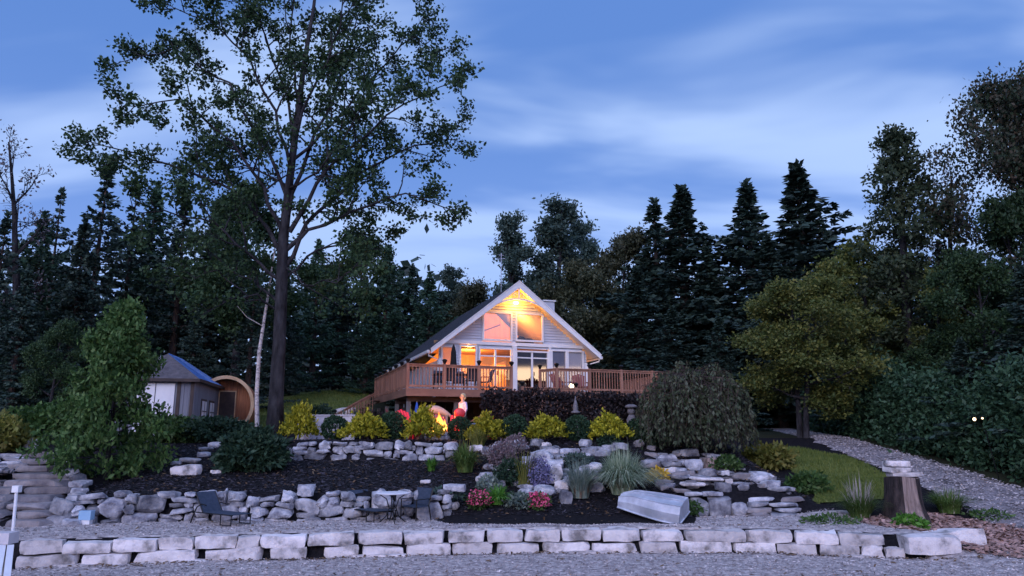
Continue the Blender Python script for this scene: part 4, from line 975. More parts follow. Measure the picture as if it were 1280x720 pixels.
for x in (-.12, -.62, -2.9):
    m_ = MB(); m_.box(x - .05, x + .08, -.03, -.001, 0, hh - .05); m_.build('trim_board', MT['post'], shed)
m_ = MB(); m_.box(-3.2, .2, -.28, -.25, hh - .14, hh - .02); m_.box(.2, .235, -.24, 5.45, hh - .14, hh - .02); m_.build('eave_board', MT['post'], shed)
m_ = MB(); m_.box(-2.15, -.75, -.04, -.002, .1, hh - .2); dr_ = m_.build('door', MT['white'], shed)
m_ = MB(); m_.box(-1.46, -1.44, -.055, -.041, .1, hh - .2); m_.box(-1.40, -1.36, -.07, -.041, .95, 1.1); m_.build('handle', MT['black'], dr_)
for y in (1.2, 2.75):
    m_ = MB(); m_.box(.001, .03, y, y + 1.0, .75, 1.75); wd = m_.build('window', MT['post'], shed)
    m_ = MB(); m_.box(.031, .045, y + .09, y + .91, .84, 1.66); m_.build('pane', MT['blind'], wd)
    m_ = MB(); m_.box(.046, .055, y + .48, y + .52, .84, 1.66); m_.box(.056, .062, y + .09, y + .91, 1.23, 1.27); m_.build('muntin', MT['post'], wd)
    m_ = MB(); m_.box(.001, .12, y - .05, y + 1.05, .60, .745); m_.build('sill', MT['post'], wd)
# barrel sauna
q = PY(280, 520, 33); sa = empty('barrel_sauna', (q.x, 33, h(q.x, 33) - .05), 'round topped cedar barrel sauna with pale rim beside the shed', 'sauna', math.radians(14))
Rr = 1.12; cz = 1.22
def arc(r, a0=-40, a1=220, n=26): return [(r * math.cos(math.radians(a0 + (a1 - a0) * i / n)), cz + r * math.sin(math.radians(a0 + (a1 - a0) * i / n)) * 1.06) for i in range(n + 1)]
def shell(r0, r1, y0, y1, mat, name, parent):
    a, b = arc(r0), arc(r1); m_ = MB(); n_ = len(a)
    for i in range(n_ - 1):
        m_.hexa([(a[i][0], y0, a[i][1]), (a[i + 1][0], y0, a[i + 1][1]), (b[i + 1][0], y0, b[i + 1][1]), (b[i][0], y0, b[i][1]), (a[i][0], y1, a[i][1]), (a[i + 1][0], y1, a[i + 1][1]), (b[i + 1][0], y1, b[i + 1][1]), (b[i][0], y1, b[i][1])])
    return m_.build(name, mat, parent)
shell(Rr, Rr + .08, .0, 2.4, MT['saunawood'], 'barrel', sa); shell(Rr - .02, Rr + .12, -.12, -.001, MT['saunaband'], 'rim', sa)
m_ = MB()
for x in np.arange(-1.015, 1.0, .145):
    t = math.sqrt(max(.02, 1 - (min(abs(x), abs(x + .14)) / Rr) ** 2)); m_.box(x, x + .14, .7, .76, .1 if abs(x) < .9 else .5, cz + Rr * 1.04 * t * .97)
m_.build('end_wall', MT['saunawood'], sa)
m_ = MB(); m_.box(-.33, .33, .66, .699, .15, 1.85); d_ = m_.build('door', MT['post'], sa)
m_ = MB(); m_.box(-.38, -.331, .65, .71, .15, 1.9); m_.box(.331, .38, .65, .71, .15, 1.9); m_.box(-.33, .33, .65, .71, 1.851, 1.9); m_.build('door_frame', MT['saunaband'], d_)
m_ = MB(); m_.bar((.5, .1, .55), (.95, .1, .55), .05); m_.bar((.57, .1, .05), (.57, .1, .55), .05, up=(0, 1, 0)); m_.bar((.55, .1, .25), (.92, .1, .25), .05); m_.build('bench', MT['saunaband'], sa)
o = empty('hot_tub', onG(303, 30.2), 'low white square tub between the barrel sauna and the birch trunk', 'tub', .1); o.location.z += .02
m_ = MB(); m_.box(-.62, .62, -.5, .5, 0, .36); m_.build('shell', MT['tub'], o)
m_ = MB(); m_.slab([(-.68, -.56), (.68, -.56), (.68, .56), (-.68, .56)], .361, .43); m_.build('rim', MT['tub'], o)
# pale low patio wall behind the golden bushes
o = empty('patio_wall', onG(414, 30.0), 'low smooth pale concrete wall with flat top behind the golden bushes', 'low wall', .05)
m_ = MB(); m_.box(-1.0, .9, 0, .25, -.2, .95); m_.box(-.98, -.73, -1.6, -.001, -.2, .94); m_.build('wall', MT['concrete'], o)
m_ = MB(); m_.box(-1.05, .95, -.04, .29, .951, 1.0); m_.build('coping', MT['concrete'], o)

# ---------------------------------------------------------------- boat, loungers, bistro set, box, dock
pA = PZ(790, 636, .62)
boat = empty('upturned_boat', (4.45, 19.55, .62), 'upturned aluminium rowing boat with square stern on the mulch', 'boat')
c1 = Vector((PZ(866, 641, .6).x, PZ(866, 641, .6).y, 0)); c2 = Vector((PZ(845, 655, .6).x, PZ(845, 655, .6).y, 0))
bow = Vector((PZ(787, 631, .9).x - .1, PZ(787, 631, .9).y, 0)); ste = (c1 + c2) / 2
ax_ = (ste - bow); Lb = 1.75; 
ang = math.radians(-30); boat.location = (ste.x - .05, ste.y - .10, h(ste.x, ste.y) + .03); boat.rotation_euler = (Matrix.Rotation(math.radians(19), 3, 'X') @ Matrix.Rotation(ang, 3, 'Z')).to_euler()
def hull(t, s_, r=1.0):       # t 0 stern..1 bow, s_ -1..1 girth; upside-down
    w = .46 * (1 - .50 * max(0, t - .25) ** 1.4 / .67); hgt = .42 * (1 - .15 * t)
    a = abs(s_); sg = 1 if s_ > 0 else -1
    if a < .55: y = sg * a / .55 * w * .74; z = hgt + .03 * (1 - a / .55)
    elif a < .8: k_ = (a - .55) / .25; y = sg * w * (.74 + .18 * k_); z = hgt * (1 - .42 * k_)
    else: k_ = (a - .8) / .2; y = sg * w * (.92 + .08 * k_); z = hgt * .58 * (1 - k_)
    if t > .8: z *= 1 - (t - .8) * 1.6; 
    return Vector((-t * Lb, y, z + .12 * t * t * 0 + .02))
m_ = MB(); S_ = [-1, -.9, -.8, -.68, -.55, -.3, -.02, .02, .3, .55, .68, .8, .9, 1]; nt2 = 12; V = [hull(i / nt2, s_) for i in range(nt2 + 1) for s_ in S_]; k_ = len(S_)
m_.add(V, [(i * k_ + j, i * k_ + j + 1, (i + 1) * k_ + j + 1, (i + 1) * k_ + j) for i in range(nt2) for j in range(k_ - 1)])
m_.add([V[nt2 * k_ + j] for j in range(k_)], [tuple(range(k_))]); m_.build('hull', MT['alu'], boat)
m_ = MB(); m_.add([v + Vector((.003, 0, 0)) for v in V[:k_]] + [v + Vector((-.03, 0, 0)) for v in V[:k_]], [tuple(range(k_))]); m_.build('transom', MT['alu'], boat)
m_ = MB()
for sg in (-1, 1): m_.tube([hull(i / nt2, sg) + Vector((0, sg * .015, .0)) for i in range(nt2 + 1)], .022, 6)
m_.tube([V[j] + Vector((.015, 0, 0)) for j in (0, k_ - 1)], .02, 6); m_.build('gunwale', MT['alu'], boat)
for s_ in (-.5, 0, .5): m_ = MB(); m_.tube([hull(i / nt2, s_) + Vector((0, 0, .012)) for i in range(nt2 + 1)], .015, 5); m_.build('keel_strip', MT['alu'], boat)

def lounger(p, rz, label, back=58, group=None):
    c = empty('sun_lounger', p, label, 'sun lounger', rz, group)
    b = math.radians(back); hx, hz_ = -.12, .34; L2 = .68
    m_ = MB(); m_.bar((hx, 0, hz_), (1.05, 0, .32), .56, .02); m_.build('seat', MT['mesh'], c)
    m_ = MB(); m_.bar((hx, 0, hz_), (hx - L2 * math.cos(b), 0, hz_ + L2 * math.sin(b)), .56, .02); m_.build('backrest', MT['mesh'], c)
    for sy in (-.3, .3):
        m_ = MB(); m_.tube([(-.62, sy, .33), (1.08, sy, .31)], .018, 6); m_.build('side_rail', MT['black'], c)
        m_ = MB(); m_.tube([(.62, sy, .31), (.62, sy, .02), (1.04, sy, .02), (1.04, sy, .31)], .016, 6); m_.build('leg', MT['black'], c)
        m_ = MB(); m_.tube([(-.60, sy, .0), (-.50, sy, .25), (-.38, sy, .48), (-.2, sy, .58), (.0, sy, .55)], .018, 6); m_.build('leg', MT['black'], c)
        m_ = MB(); m_.tube([(hx, sy, hz_), (hx - L2 * math.cos(b), sy, hz_ + L2 * math.sin(b))], .016, 6); m_.build('back_frame', MT['black'], c)
    return c
p = PZ(268, 656, TZ); lounger((p.x, p.y, h(p.x, p.y) + .03), -.55, 'dark mesh sun lounger in front of the stone wall, left of the table').scale = (.95, .95, .82)
p = PZ(455, 652, TZ); c = lounger((p.x, p.y + .25, h(p.x, p.y) + .03), -.75, 'dark blue mesh lounger with raised back left of the bistro table', 50); c.scale = (.78, 1.15, .85)
p = PZ(517, 653, TZ); deck_chair('mesh_chair', (p.x, p.y + .25, h(p.x, p.y) + .03), -.75, 'dark blue mesh chair right of the round bistro table', 'chair').scale = (1.2, .9, .82)
p = PZ(490, 655, TZ); tb = empty('bistro_table', (p.x, p.y, h(p.x, p.y) + .03), 'small round bistro table with pale top and curved black legs', 'table')
m_ = MB(); m_.lathe([(.40, .70), (.43, .712), (.43, .73), (.40, .74)], 26); m_.build('tabletop', MT['white'], tb, smooth=False)
for i in range(4):
    a = i * math.pi / 2 + .35; m_ = MB(); m_.tube([(.34 * math.cos(a), .34 * math.sin(a), .695), (.16 * math.cos(a), .16 * math.sin(a), .58), (.09 * math.cos(a), .09 * math.sin(a), .36), (.16 * math.cos(a), .16 * math.sin(a), .15), (.34 * math.cos(a), .34 * math.sin(a), 0)], .014, 6); m_.build('leg', MT['black'], tb, smooth=True)
m_ = MB(); m_.lathe([(.10, .34), (.115, .355), (.10, .37)], 14); m_.build('ring', MT['black'], tb)
p = PZ(107, 657, TZ); o = empty('cooler', (p.x, p.y, h(p.x, p.y) + .03), 'small pale blue cooler on a white block against the lower stone wall', 'cooler', .05)
o.scale = (.66, .66, .72); m_ = MB(); m_.box(-.19, .19, -.14, .14, 0, .15); m_.build('base', MT['white'], o)
m_ = MB(); m_.box(-.22, .22, -.16, .16, .151, .42); m_.build('body', MT['teal'], o)
m_ = MB(); m_.box(-.225, .225, -.165, .165, .421, .46); m_.build('lid', MT['teal'], o)
# dock end at the lower left
p = PZ(14, 697, .05); o = empty('dock_post', (PZ(12, 690, 0).x, PZ(12, 690, 0).y - .7, 0), 'slim white post with square cap at the left end of the block wall', 'post')
p1_, p2_ = PY(14, 690, o.location.y) - o.location, PY(21, 612, o.location.y) - o.location
m_ = MB(); m_.tube([(p1_.x, 0, -.1), (p2_.x, 0, p2_.z)], .035, 8); m_.build('pole', MT['white'], o)
m_ = MB(); m_.box(p2_.x - .075, p2_.x + .075, -.07, .07, p2_.z - .06, p2_.z + .09); m_.build('cap', MT['white'], o)
bb = PY(6, 674, 13.5)
o = empty('dock_section', (bb.x, 13.5, -.1), 'white dock section with paired rails cut by the lower left corner', 'dock')
def rel(px, py, y): return PY(px, py, y) - o.location
for a, b in ((-8, -22), (3, -6), (13, 7)):
    m_ = MB(); m_.bar(rel(a, 684, 13.42), rel(b, 735, 12.0), .10, .09); m_.build('rail', MT['white'], o)
q = rel(6, 673, 13.5); m_ = MB(); m_.box(-.45, .13, -.1, .18, q.z - .09, q.z + .10); m_.build('bumper', MT['concrete'], o)
for dx in (-.35, .05): m_ = MB(); m_.tube([(dx, .05, -.2), (dx, .05, q.z - .1)], .04, 8); m_.build('leg', MT['graypost'], o)
# ---------------------------------------------------------------- foliage tools
def unit(n):
    v = nr.normal(size=(n, 3)); return v / np.linalg.norm(v, axis=1)[:, None]
def cards(P, size, ln=1.0, dirs=None, dj=.6, jit=.35):
    """pointed leaf faces at points P; dirs = preferred pointing direction"""
    n = len(P); d = unit(n)
    if dirs is not None: d = dirs * (1 - dj) + d * dj; d /= np.linalg.norm(d, axis=1)[:, None] + 1e-9
    o = np.cross(d, unit(n)); o /= np.linalg.norm(o, axis=1)[:, None] + 1e-9
    s = size * (1 + jit * nr.uniform(-1, 1, n))[:, None]
    V = np.stack([P, P + d * s * ln * .45 + o * s * .42, P + d * s * ln, P + d * s * ln * .45 - o * s * .42], 1)
    return V
M_LEAF = dict(
    olive2=leafmat('grey_olive_leaves', [(.022, .040, .022), (.045, .068, .034), (.085, .10, .05)], .25),
    oak=leafmat('oak_leaves', [(0.0152, 0.0329, 0.0177), (0.0253, 0.0557, 0.0228), (0.0455, 0.0835, 0.0278), (0.0354, 0.0696, 0.0443)], .25),
    spruce=leafmat('spruce_needles', [(.014, .030, .026), (.030, .056, .044), (.052, .088, .062)], .05),
    pine=leafmat('pine_needles', [(0.0235, 0.0547, 0.0352), (0.0430, 0.0938, 0.0547), (0.0684, 0.1271, 0.0782)], .1),
    greyleaf=leafmat('silver_leaves', [(0.0342, 0.0652, 0.0528), (0.0652, 0.1087, 0.0854), (0.1087, 0.1552, 0.1320)], .2),
    brown=leafmat('brown_green_leaves', [(0.0356, 0.0486, 0.0292), (0.0616, 0.0713, 0.0356), (0.0972, 0.0892, 0.0454)], .2),
    olive=leafmat('olive_leaves', [(0.0474, 0.0791, 0.0221), (0.0980, 0.1233, 0.0316), (0.2056, 0.1898, 0.0443)], .3),
    autumn=leafmat('autumn_leaves', [(.018, .036, .018), (.030, .050, .024), (.055, .050, .030), (.085, .055, .035)], .2),
    shrub=leafmat('bright_shrub_leaves', [(0.0165, 0.0440, 0.0132), (0.0385, 0.0880, 0.0220), (0.0770, 0.1430, 0.0385), (0.1320, 0.1870, 0.0660)], .3),
    hedge=leafmat('hedge_leaves', [(0.0165, 0.0429, 0.0231), (0.0363, 0.0825, 0.0396), (0.0578, 0.1155, 0.0578)], .1),
    gold=leafmat('golden_needles', [(.07, .10, .012), (.26, .26, .02), (.46, .42, .03), (.70, .62, .08)], .3, cl=.2),
    box=leafmat('boxwood_leaves', [(0.0112, 0.0308, 0.0168), (0.0252, 0.0588, 0.0280), (0.0420, 0.0840, 0.0420)], .1),
    maroon=leafmat('maroon_leaves', [(.014, .011, .012), (.028, .020, .021), (.044, .034, .034)], .15),
    weep=leafmat('weeping_leaves', [(.035, .055, .025), (.07, .09, .045), (.14, .15, .10)], .2),
    juniper=leafmat('juniper_needles', [(0.0112, 0.0308, 0.0168), (0.0224, 0.0504, 0.0280), (0.0392, 0.0770, 0.0420)], .1),
    blade=leafmat('grass_blades', [(.05, .10, .02), (.10, .17, .04), (.18, .24, .08)], .3),
    varieg=leafmat('variegated_blades', [(.10, .16, .08), (0.2070, 0.2990, 0.1840), (0.4600, 0.5520, 0.3680), (0.7130, 0.7590, 0.5750)], .3, cl=.1),
    bluegrass=leafmat('blue_green_blades', [(.09, .14, .12), (.18, .24, .20), (.30, .34, .28)], .3, cl=.1),
    plume=leafmat('pale_plumes', [(.42, .36, .34), (.6, .52, .48)], .3), straw=leafmat('dry_straw', [(.14, .08, .05), (.28, .16, .10)], .2),
    pink=leafmat('pink_blooms', [(.42, .04, .12), (.70, .10, .22), (.85, .25, .35)], .2), lav=leafmat('lavender_blooms', [(.10, .12, .10), (0.1650, 0.1500, 0.2850), (0.2700, 0.2550, 0.4350), (0.2100, 0.1950, 0.3150)], .2),
    smoke=leafmat('smoky_twigs', [(.10, .07, .08), (.20, .14, .15), (.16, .16, .14)], .2), yplant=leafmat('yellow_leaves', [(.45, .28, .02), (.7, .45, .05), (.5, .4, .1)], .2),
    lime=leafmat('bright_green_leaves', [(.04, .13, .02), (.09, .24, .03), (.15, .32, .06)], .3), yellowgreen=leafmat('yellow_green_leaves', [(.08, .10, .02), (.18, .19, .04), (.30, .26, .08)], .3),
    bare=leafmat('sparse_twigs', [(.10, .09, .10), (.16, .14, .15)], 0), chipdark=leafmat('mulch_flakes', [(.006, .006, .007), (.016, .014, .017), (.055, .048, .06)], 0, cl=.0), lawnb=leafmat('lawn_blades', [(.05, .08, .02), (.11, .15, .03), (.18, .20, .05)], .2))

def branch_path(p0, d, l, n=6, wob=.18, lift=0.0):
    p = Vector(p0); d = Vector(d).normalized(); pts = [p.copy()]
    for i in range(n):
        d = (d + Vector((R(-wob, wob), R(-wob, wob), R(-wob, wob) + lift))).normalized(); p = p + d * (l / n); pts.append(p.copy())
    return pts
def resample(pts, t):
    x = t * (len(pts) - 1); i = min(int(x), len(pts) - 2); f = x - i; return pts[i].lerp(pts[i + 1], f), (pts[i + 1] - pts[i]).normalized()
def subtree(wood, tips, pts, r0, r1, lev, spread=.9, lr=.5, nb=6, start=.3, lift=.05, minl=.5, sides=6, droop=0):
    n = len(pts); wood.tube(pts, [r0 + (r1 - r0) * i / (n - 1) for i in range(n)], sides, cap=False)
    l = sum((pts[i + 1] - pts[i]).length for i in range(n - 1))
    if lev == 0 or l < minl:
        for t in (.35, .6, .8, 1.0): tips.append((resample(pts, min(t, .999))[0], resample(pts, .99)[1]))
        return
    tips.append((pts[-1], (pts[-1] - pts[-2]).normalized()))
    for i in range(nb):
        t = start + (1 - start) * (i + R(.2, .8)) / nb; p, d = resample(pts, min(t, .995))
        side = Vector((R(-1, 1), R(-1, 1), R(-.7, .7))); side = (side - d * side.dot(d)).normalized()
        dd = (d * R(.3, .8) + side * spread + Vector((0, 0, lift))).normalized()
        ll = l * lr * R(.7, 1.15) * (1.15 - .55 * t); rr = max(.012, (r0 + (r1 - r0) * t) * .55)
        subtree(wood, tips, branch_path(p, dd, ll, 4, .22, lift * .4 - droop), rr, .008, lev - 1, spread, lr, max(3, nb - 1), .25, lift, minl, 5 if lev > 1 else 4, droop)
def leaves_at(tips, per, sig, size, ln=1.3, mb=None, thin=0):
    P = np.array([t[0] for t in tips]); D = np.array([t[1] for t in tips])
    if thin: k_ = nr.random(len(P)) > thin; P, D = P[k_], D[k_]
    P = np.repeat(P, per, 0); D = np.repeat(D, per, 0)
    P = P + nr.normal(size=P.shape) * sig * np.array([1, 1, .75])
    return cards(P, size, ln, D, .75)

def conifer(name, hgt, rad, seed, mat, dens=1.0, bare=.06, droop=.28, gap=.0, shape=.85, fin=.42, whorl=.42):
    """spruce: trunk, whorls of drooping branches, each carrying hanging sprays"""
    global rnd, nr; rnd = random.Random(seed); nr = np.random.default_rng(seed)
    wood = MB(); wood.tube([(0, 0, -.3), (R(-.1, .1), R(-.1, .1), hgt * .5), (0, 0, hgt * 1.02)], [rad * .075 + .06, rad * .03 + .03, .015], 8)
    PP = []; DD = []; z = hgt * bare
    while z < hgt - .1:
        t = z / hgt; L0 = rad * ((1 - t) ** shape) * min(1, (1 - t) / .22 + .10) * (1 if t > .15 else .75 + t * 1.6) + .08
        nb = max(4, int((6 if t < .8 else 5) * dens)); ph = R(0, 6.3)
        for i in range(nb):
            if R(0, 1) < gap: continue
            a = ph + 2 * math.pi * i / nb + R(-.25, .25); l = L0 * R(.42, 1.15) * (1 + .25 * math.sin(z * 1.3 + a)); zz = z + R(-.15, .15); el = .45 * t - droop + R(-.08, .08)
            d = Vector((math.cos(a) * math.cos(el), math.sin(a) * math.cos(el), math.sin(el)))
            pts = [Vector((0, 0, zz)) + d * l * s + Vector((0, 0, .10 * l * s * s)) for s in (0, .35, .7, 1)]
            wood.tube(pts, [.03 + .008 * l, .02 + .004 * l, .015, .006], 4, cap=False)
            sd_ = Vector((-math.sin(a), math.cos(a), 0)); m_ = max(4, int(l * 7 * dens))
            for j in range(m_):
                s = .18 + .82 * (j + R(0, 1)) / m_; p, dd = resample(pts, min(s, .99)); sg = 1 if j % 2 else -1
                wdt = fin * (1.15 - s) * min(l, 2.2) * .6 + .10 * min(1, l)
                for q in range(3):
                    PP.append(p + sd_ * sg * wdt * q / 3 * R(.7, 1.2)); v = (sd_ * sg * .8 + dd * .6 + Vector((0, 0, -.35 + R(-.2, .1)))).normalized(); DD.append(v)
        z += whorl * (1.15 - .6 * t) / dens ** .3
    for j in range(26): PP.append(Vector((R(-.02, .02), R(-.02, .02), hgt * (.985 + .035 * j / 26)))); DD.append(Vector((R(-.8, .8), R(-.8, .8), .7)).normalized())
    P = np.array(PP); D = np.array(DD)
    P = np.repeat(P, 2, 0) + nr.normal(size=(len(P) * 2, 3)) * .06; D = np.repeat(D, 2, 0); V = cards(P, .22 * (hgt / 16) ** .3, 1.35, D, .35, .4)
    fo = MB(); fo.quads(V)
    return wood.mesh(name + '_wood', MT['bark2']), fo.mesh(name + '_needles', mat)
def broad(name, hgt, spread, seed, mat, bark='bark', base=.3, lev=2, nb=7, limbs=9, leafs=.2, per=9, sig=.35, up=.5, thin=0, trunks=1, clump=1.0, lr=.5):
    global rnd, nr; rnd = random.Random(seed); nr = np.random.default_rng(seed)
    wood = MB(); tips = []
    for k_ in range(trunks):
        off = Vector((R(-.35, .35) * (trunks > 1) + (k_ - (trunks - 1) / 2) * .35, R(-.3, .3) * (trunks > 1), 0))
        tr_ = branch_path(off + Vector((0, 0, -.2)), (off.x * .05, off.y * .05, 1), hgt, 8, .04); r0 = .035 * hgt ** .85 / trunks ** .5
        wood.tube(tr_, [r0 * (1 - .9 * i / 8) + .01 for i in range(9)], 8)
        for i in range(limbs):
            t = base + (1 - base) * (i + R(.1, .9)) / limbs; p, d = resample(tr_, min(t, .99)); a = i * 2.4 + R(-.4, .4) + k_
            el = up + .9 * max(0, (t - .5)); dd = Vector((math.cos(a) * math.cos(el), math.sin(a) * math.cos(el), math.sin(el)))
            sh = math.sin(math.pi * min(1, .18 + .78 * (t - base) / (1 - base))) ** .6
            subtree(wood, tips, branch_path(p, dd, spread * sh * R(.8, 1.15), 5, .16, .05), r0 * (1 - t) * .6 + .02, .01, lev, .9, lr, nb, .25, .08, .5, 5)
    fo = MB(); fo.quads(leaves_at(tips, per, sig, leafs, 1.4, thin=thin))
    return wood.mesh(name + '_wood', MT[bark]), fo.mesh(name + '_leaves', mat)
def place_tree(kind, me, loc, label, cat='tree', rz=0, sc=1, group=None, crown='crown', tilt=0):
    e = empty(kind, loc, label, cat, rz, group); e.rotation_euler = (0, tilt, rz)
    if hasattr(sc, '__len__'): e.scale = sc
    else: e.scale = (sc, sc, sc)
    linkmesh('trunk', me[0], e); linkmesh(crown, me[1], e); return e

def conic(name, hgt, rad, seed, mat='shrub', n_=46, per=22, leaf=.115, sub_=6, base=.06, thin=0):
    global rnd, nr; rnd = random.Random(seed); nr = np.random.default_rng(seed)
    wood = MB(); tips = []; tr_ = branch_path((0, 0, -.2), (0, 0, 1), hgt, 8, .03); wood.tube(tr_, [.02 * hgt * (1 - .9 * i / 8) + .008 for i in range(9)], 7)
    for i in range(n_):
        t = base + (.98 - base) * i / n_; p, d = resample(tr_, t); a = i * 2.4 + R(-.4, .4); el = .25 + R(-.1, .15); dd = Vector((math.cos(a) * math.cos(el), math.sin(a) * math.cos(el), math.sin(el)))
        l = rad * (1 - t) ** .75 * R(.55, 1.15) + .2; pts = branch_path(p, dd, l, 5, .1, -.04)
        subtree(wood, tips, pts, .03 * (1 - t) + .01, .005, 1, .7, .42, sub_, .2, -.02, .3, 5)
    fo = MB(); fo.quads(leaves_at(tips, per, .15 if hgt < 8 else .22, leaf, 1.7, thin=thin)); return wood.mesh(name + '_wood', MT['bark']), fo.mesh(name + '_leaves', M_LEAF[mat])
# ---------------------------------------------------------------- the big oak, limbs laid out by direction and depth
rnd = random.Random(5); nr = np.random.default_rng(5)
OY = 27.5; ob = onG(344, OY)
def OP_(px, py, dy): return PY(px, py, OY + dy) - ob
oak = empty('oak_tree', ob, 'very tall spreading oak with open dark crown rising left of the chalet', 'tree')
wood = MB(); tips = []
tk = [OP_(343, 555, 0), OP_(345, 500, 0), OP_(349, 430, 0), OP_(352, 360, .1), OP_(354, 300, .2), OP_(361, 235, .3), OP_(370, 160, .2), OP_(380, 80, .5), OP_(392, 10, .6), OP_(400, -60, .8)]
wood.tube(tk, [.36, .27, .24, .22, .20, .16, .13, .10, .07, .03], 12)
limbs = [([(354, 320), (325, 268), (290, 235), (215, 205), (150, 185), (92, 178)], 1.5, .13), ([(356, 300), (330, 240), (290, 180), (225, 125), (150, 132)], -1.8, .12), ([(360, 250), (335, 180), (285, 110), (215, 60), (158, 78)], 1.0, .11),
    ([(364, 215), (345, 140), (310, 70), (262, 20), (205, 12)], -1.5, .10), ([(368, 180), (352, 100), (320, 20), (290, -40)], 1.2, .09), ([(360, 270), (385, 190), (415, 125), (440, 50), (465, -30)], 1.4, .13),
    ([(362, 290), (395, 235), (440, 180), (500, 125), (574, 100)], -1.2, .13), ([(358, 312), (400, 262), (455, 215), (515, 180), (574, 172)], 1.8, .13), ([(356, 335), (385, 290), (440, 262), (505, 240), (574, 262)], -.6, .13),
    ([(358, 345), (395, 315), (440, 305), (480, 312)], 2.4, .08), ([(350, 350), (310, 315), (265, 275), (205, 262), (160, 262)], -2.2, .10), ([(350, 380), (315, 350), (270, 335), (230, 350)], 2.6, .08), ([(350, 392), (320, 372), (285, 372), (255, 395)], -2.4, .07),
    ([(372, 165), (400, 95), (420, 30), (430, -40)], -2.0, .09), ([(375, 130), (365, 60), (370, -10), (360, -60)], 1.5, .08), ([(366, 200), (420, 150), (470, 90), (520, 40), (548, 66)], 2.4, .09), ([(362, 235), (330, 215), (300, 205), (262, 178)], 3.6, .07), ([(362, 235), (395, 215), (440, 150), (470, 120)], -3.6, .07), ([(353, 330), (375, 350), (420, 352), (450, 330)], -2.0, .05)]
for pl, dep, r0 in limbs:
    n_ = len(pl); pts = []
    for i, (px, py) in enumerate(pl): pts.append(OP_(px + R(-4, 4) * (i > 0), py + R(-4, 4) * (i > 0), .2 + dep * i / (n_ - 1)))
    fine = []
    for i in range(n_ - 1):
        for j in range(3): q = pts[i].lerp(pts[i + 1], j / 3); fine.append(q + Vector((R(-.1, .1), R(-.1, .1), R(-.1, .1))) * (i + j > 0))
    fine.append(pts[-1]); m_ = len(fine); wood.tube(fine, [r0 * .8 + (.016 - r0 * .8) * (i / (m_ - 1)) ** .7 for i in range(m_)], 7, cap=False)
    l = sum((fine[i + 1] - fine[i]).length for i in range(m_ - 1)); nb = int(l * 1.6)
    tips.append((fine[-1], (fine[-1] - fine[-2]).normalized()))
    for i in range(nb):
        t = .22 + .78 * (i + R(.1, .9)) / nb; p, d = resample(fine, min(t, .995)); side = Vector((R(-1, 1), R(-1, 1), R(-.5, .9))); side = (side - d * side.dot(d)).normalized()
        dd = (d * R(.3, .9) + side * .85 + Vector((0, 0, .12))).normalized()
        subtree(wood, tips, branch_path(p, dd, R(1.1, 2.3) * (1.25 - .55 * t), 4, .25, .02), r0 * .3 * (1 - t) + .02, .008, 1, .8, .5, 5, .3, .03, .5, 5)
wood.build('trunk', MT['bark'], oak, smooth=True)
fo = MB(); fo.quads(leaves_at(tips, 12, .16, .13, 1.2, thin=.2)); fo.build('crown', M_LEAF['oak'], oak)
print('oak leaves', len(fo.f), 'tips', len(tips))

# ---------------------------------------------------------------- tree kinds
S1 = conifer('spruce_a', 16, 4.6, 1, M_LEAF['spruce'], 1.0, shape=.95, whorl=.55, gap=.08); S2 = conifer('spruce_b', 16, 4.3, 2, M_LEAF['spruce'], .85, droop=.12, gap=.22, shape=.9, whorl=.68, fin=.34); S3 = conifer('spruce_c', 16, 3.8, 3, M_LEAF['spruce'], .75, droop=.05, gap=.38, whorl=.75, shape=.7)
P1 = conifer('pine_a', 14, 3.6, 4, M_LEAF['pine'], .95, droop=.0, gap=.1, shape=.6, whorl=.5)
B1 = broad('maple_a', 13, 4.2, 21, M_LEAF['oak'], leafs=.17, per=14, sig=.32); B2 = broad('poplar_a', 15, 2.6, 22, M_LEAF['greyleaf'], base=.2, up=.95, leafs=.16, per=11, sig=.24, limbs=12, thin=.12); B3 = broad('maple_b', 12, 3.6, 23, M_LEAF['brown'], leafs=.17, per=15, sig=.34)
B4 = broad('ash_a', 14, 3.4, 24, M_LEAF['olive'], base=.25, leafs=.2, per=5, sig=.3, up=.7); T5 = broad('twin_maple', 8.4, 3.1, 25, M_LEAF['olive'], base=.17, leafs=.12, per=18, sig=.24, trunks=2, limbs=9, up=.15, thin=.34)
B6 = broad('autumn_a', 15, 5.0, 26, M_LEAF['autumn'], base=.18, leafs=.15, per=17, sig=.42, limbs=19, thin=.15, up=.4); BS = broad('bare_tree', 13, 2.6, 27, M_LEAF['bare'], leafs=.12, per=1, sig=.2, thin=.6, up=.8)
TP = conic('slender_poplar', 15, 3.3, 28, 'olive2', 60, 9, .14, 7, .16, .1)
KH = dict(S1=16, S2=16, S3=16, P1=14, B1=13, B2=15, B3=12, B4=14, T5=8.4, B6=15, BS=13, TP=15)
KO = dict(S1=S1, S2=S2, S3=S3, P1=P1, B1=B1, B2=B2, B3=B3, B4=B4, T5=T5, B6=B6, BS=BS, TP=TP)
for k_ in KO: KH[k_] = max(v.co.z for v in KO[k_][1].vertices)
rnd = random.Random(77)
def T(kind, px, top, yy, label, name=None, wid=1.0, tilt=0, group=None, zoff=0):
    if kind[0] == 'S' and px > 780: wid *= 1.25
    if kind[0] == 'S': wid *= R(.9, 1.15)
    x = XA(px, yy, 500 if (kind == 'T5' or tilt) else (top + 130)); z = h(x, yy) - .1; tz = PY(px, top, yy).z; s = (tz - z) / KH[kind]
    nm = name or dict(S='spruce_tree', P='pine_tree', B='broadleaf_tree', T='tree')[kind[0]]
    return place_tree(nm, KO[kind], (x, yy, z), label, 'tree', R(0, 6.28), (s * wid, s * wid, s), group, tilt=tilt)
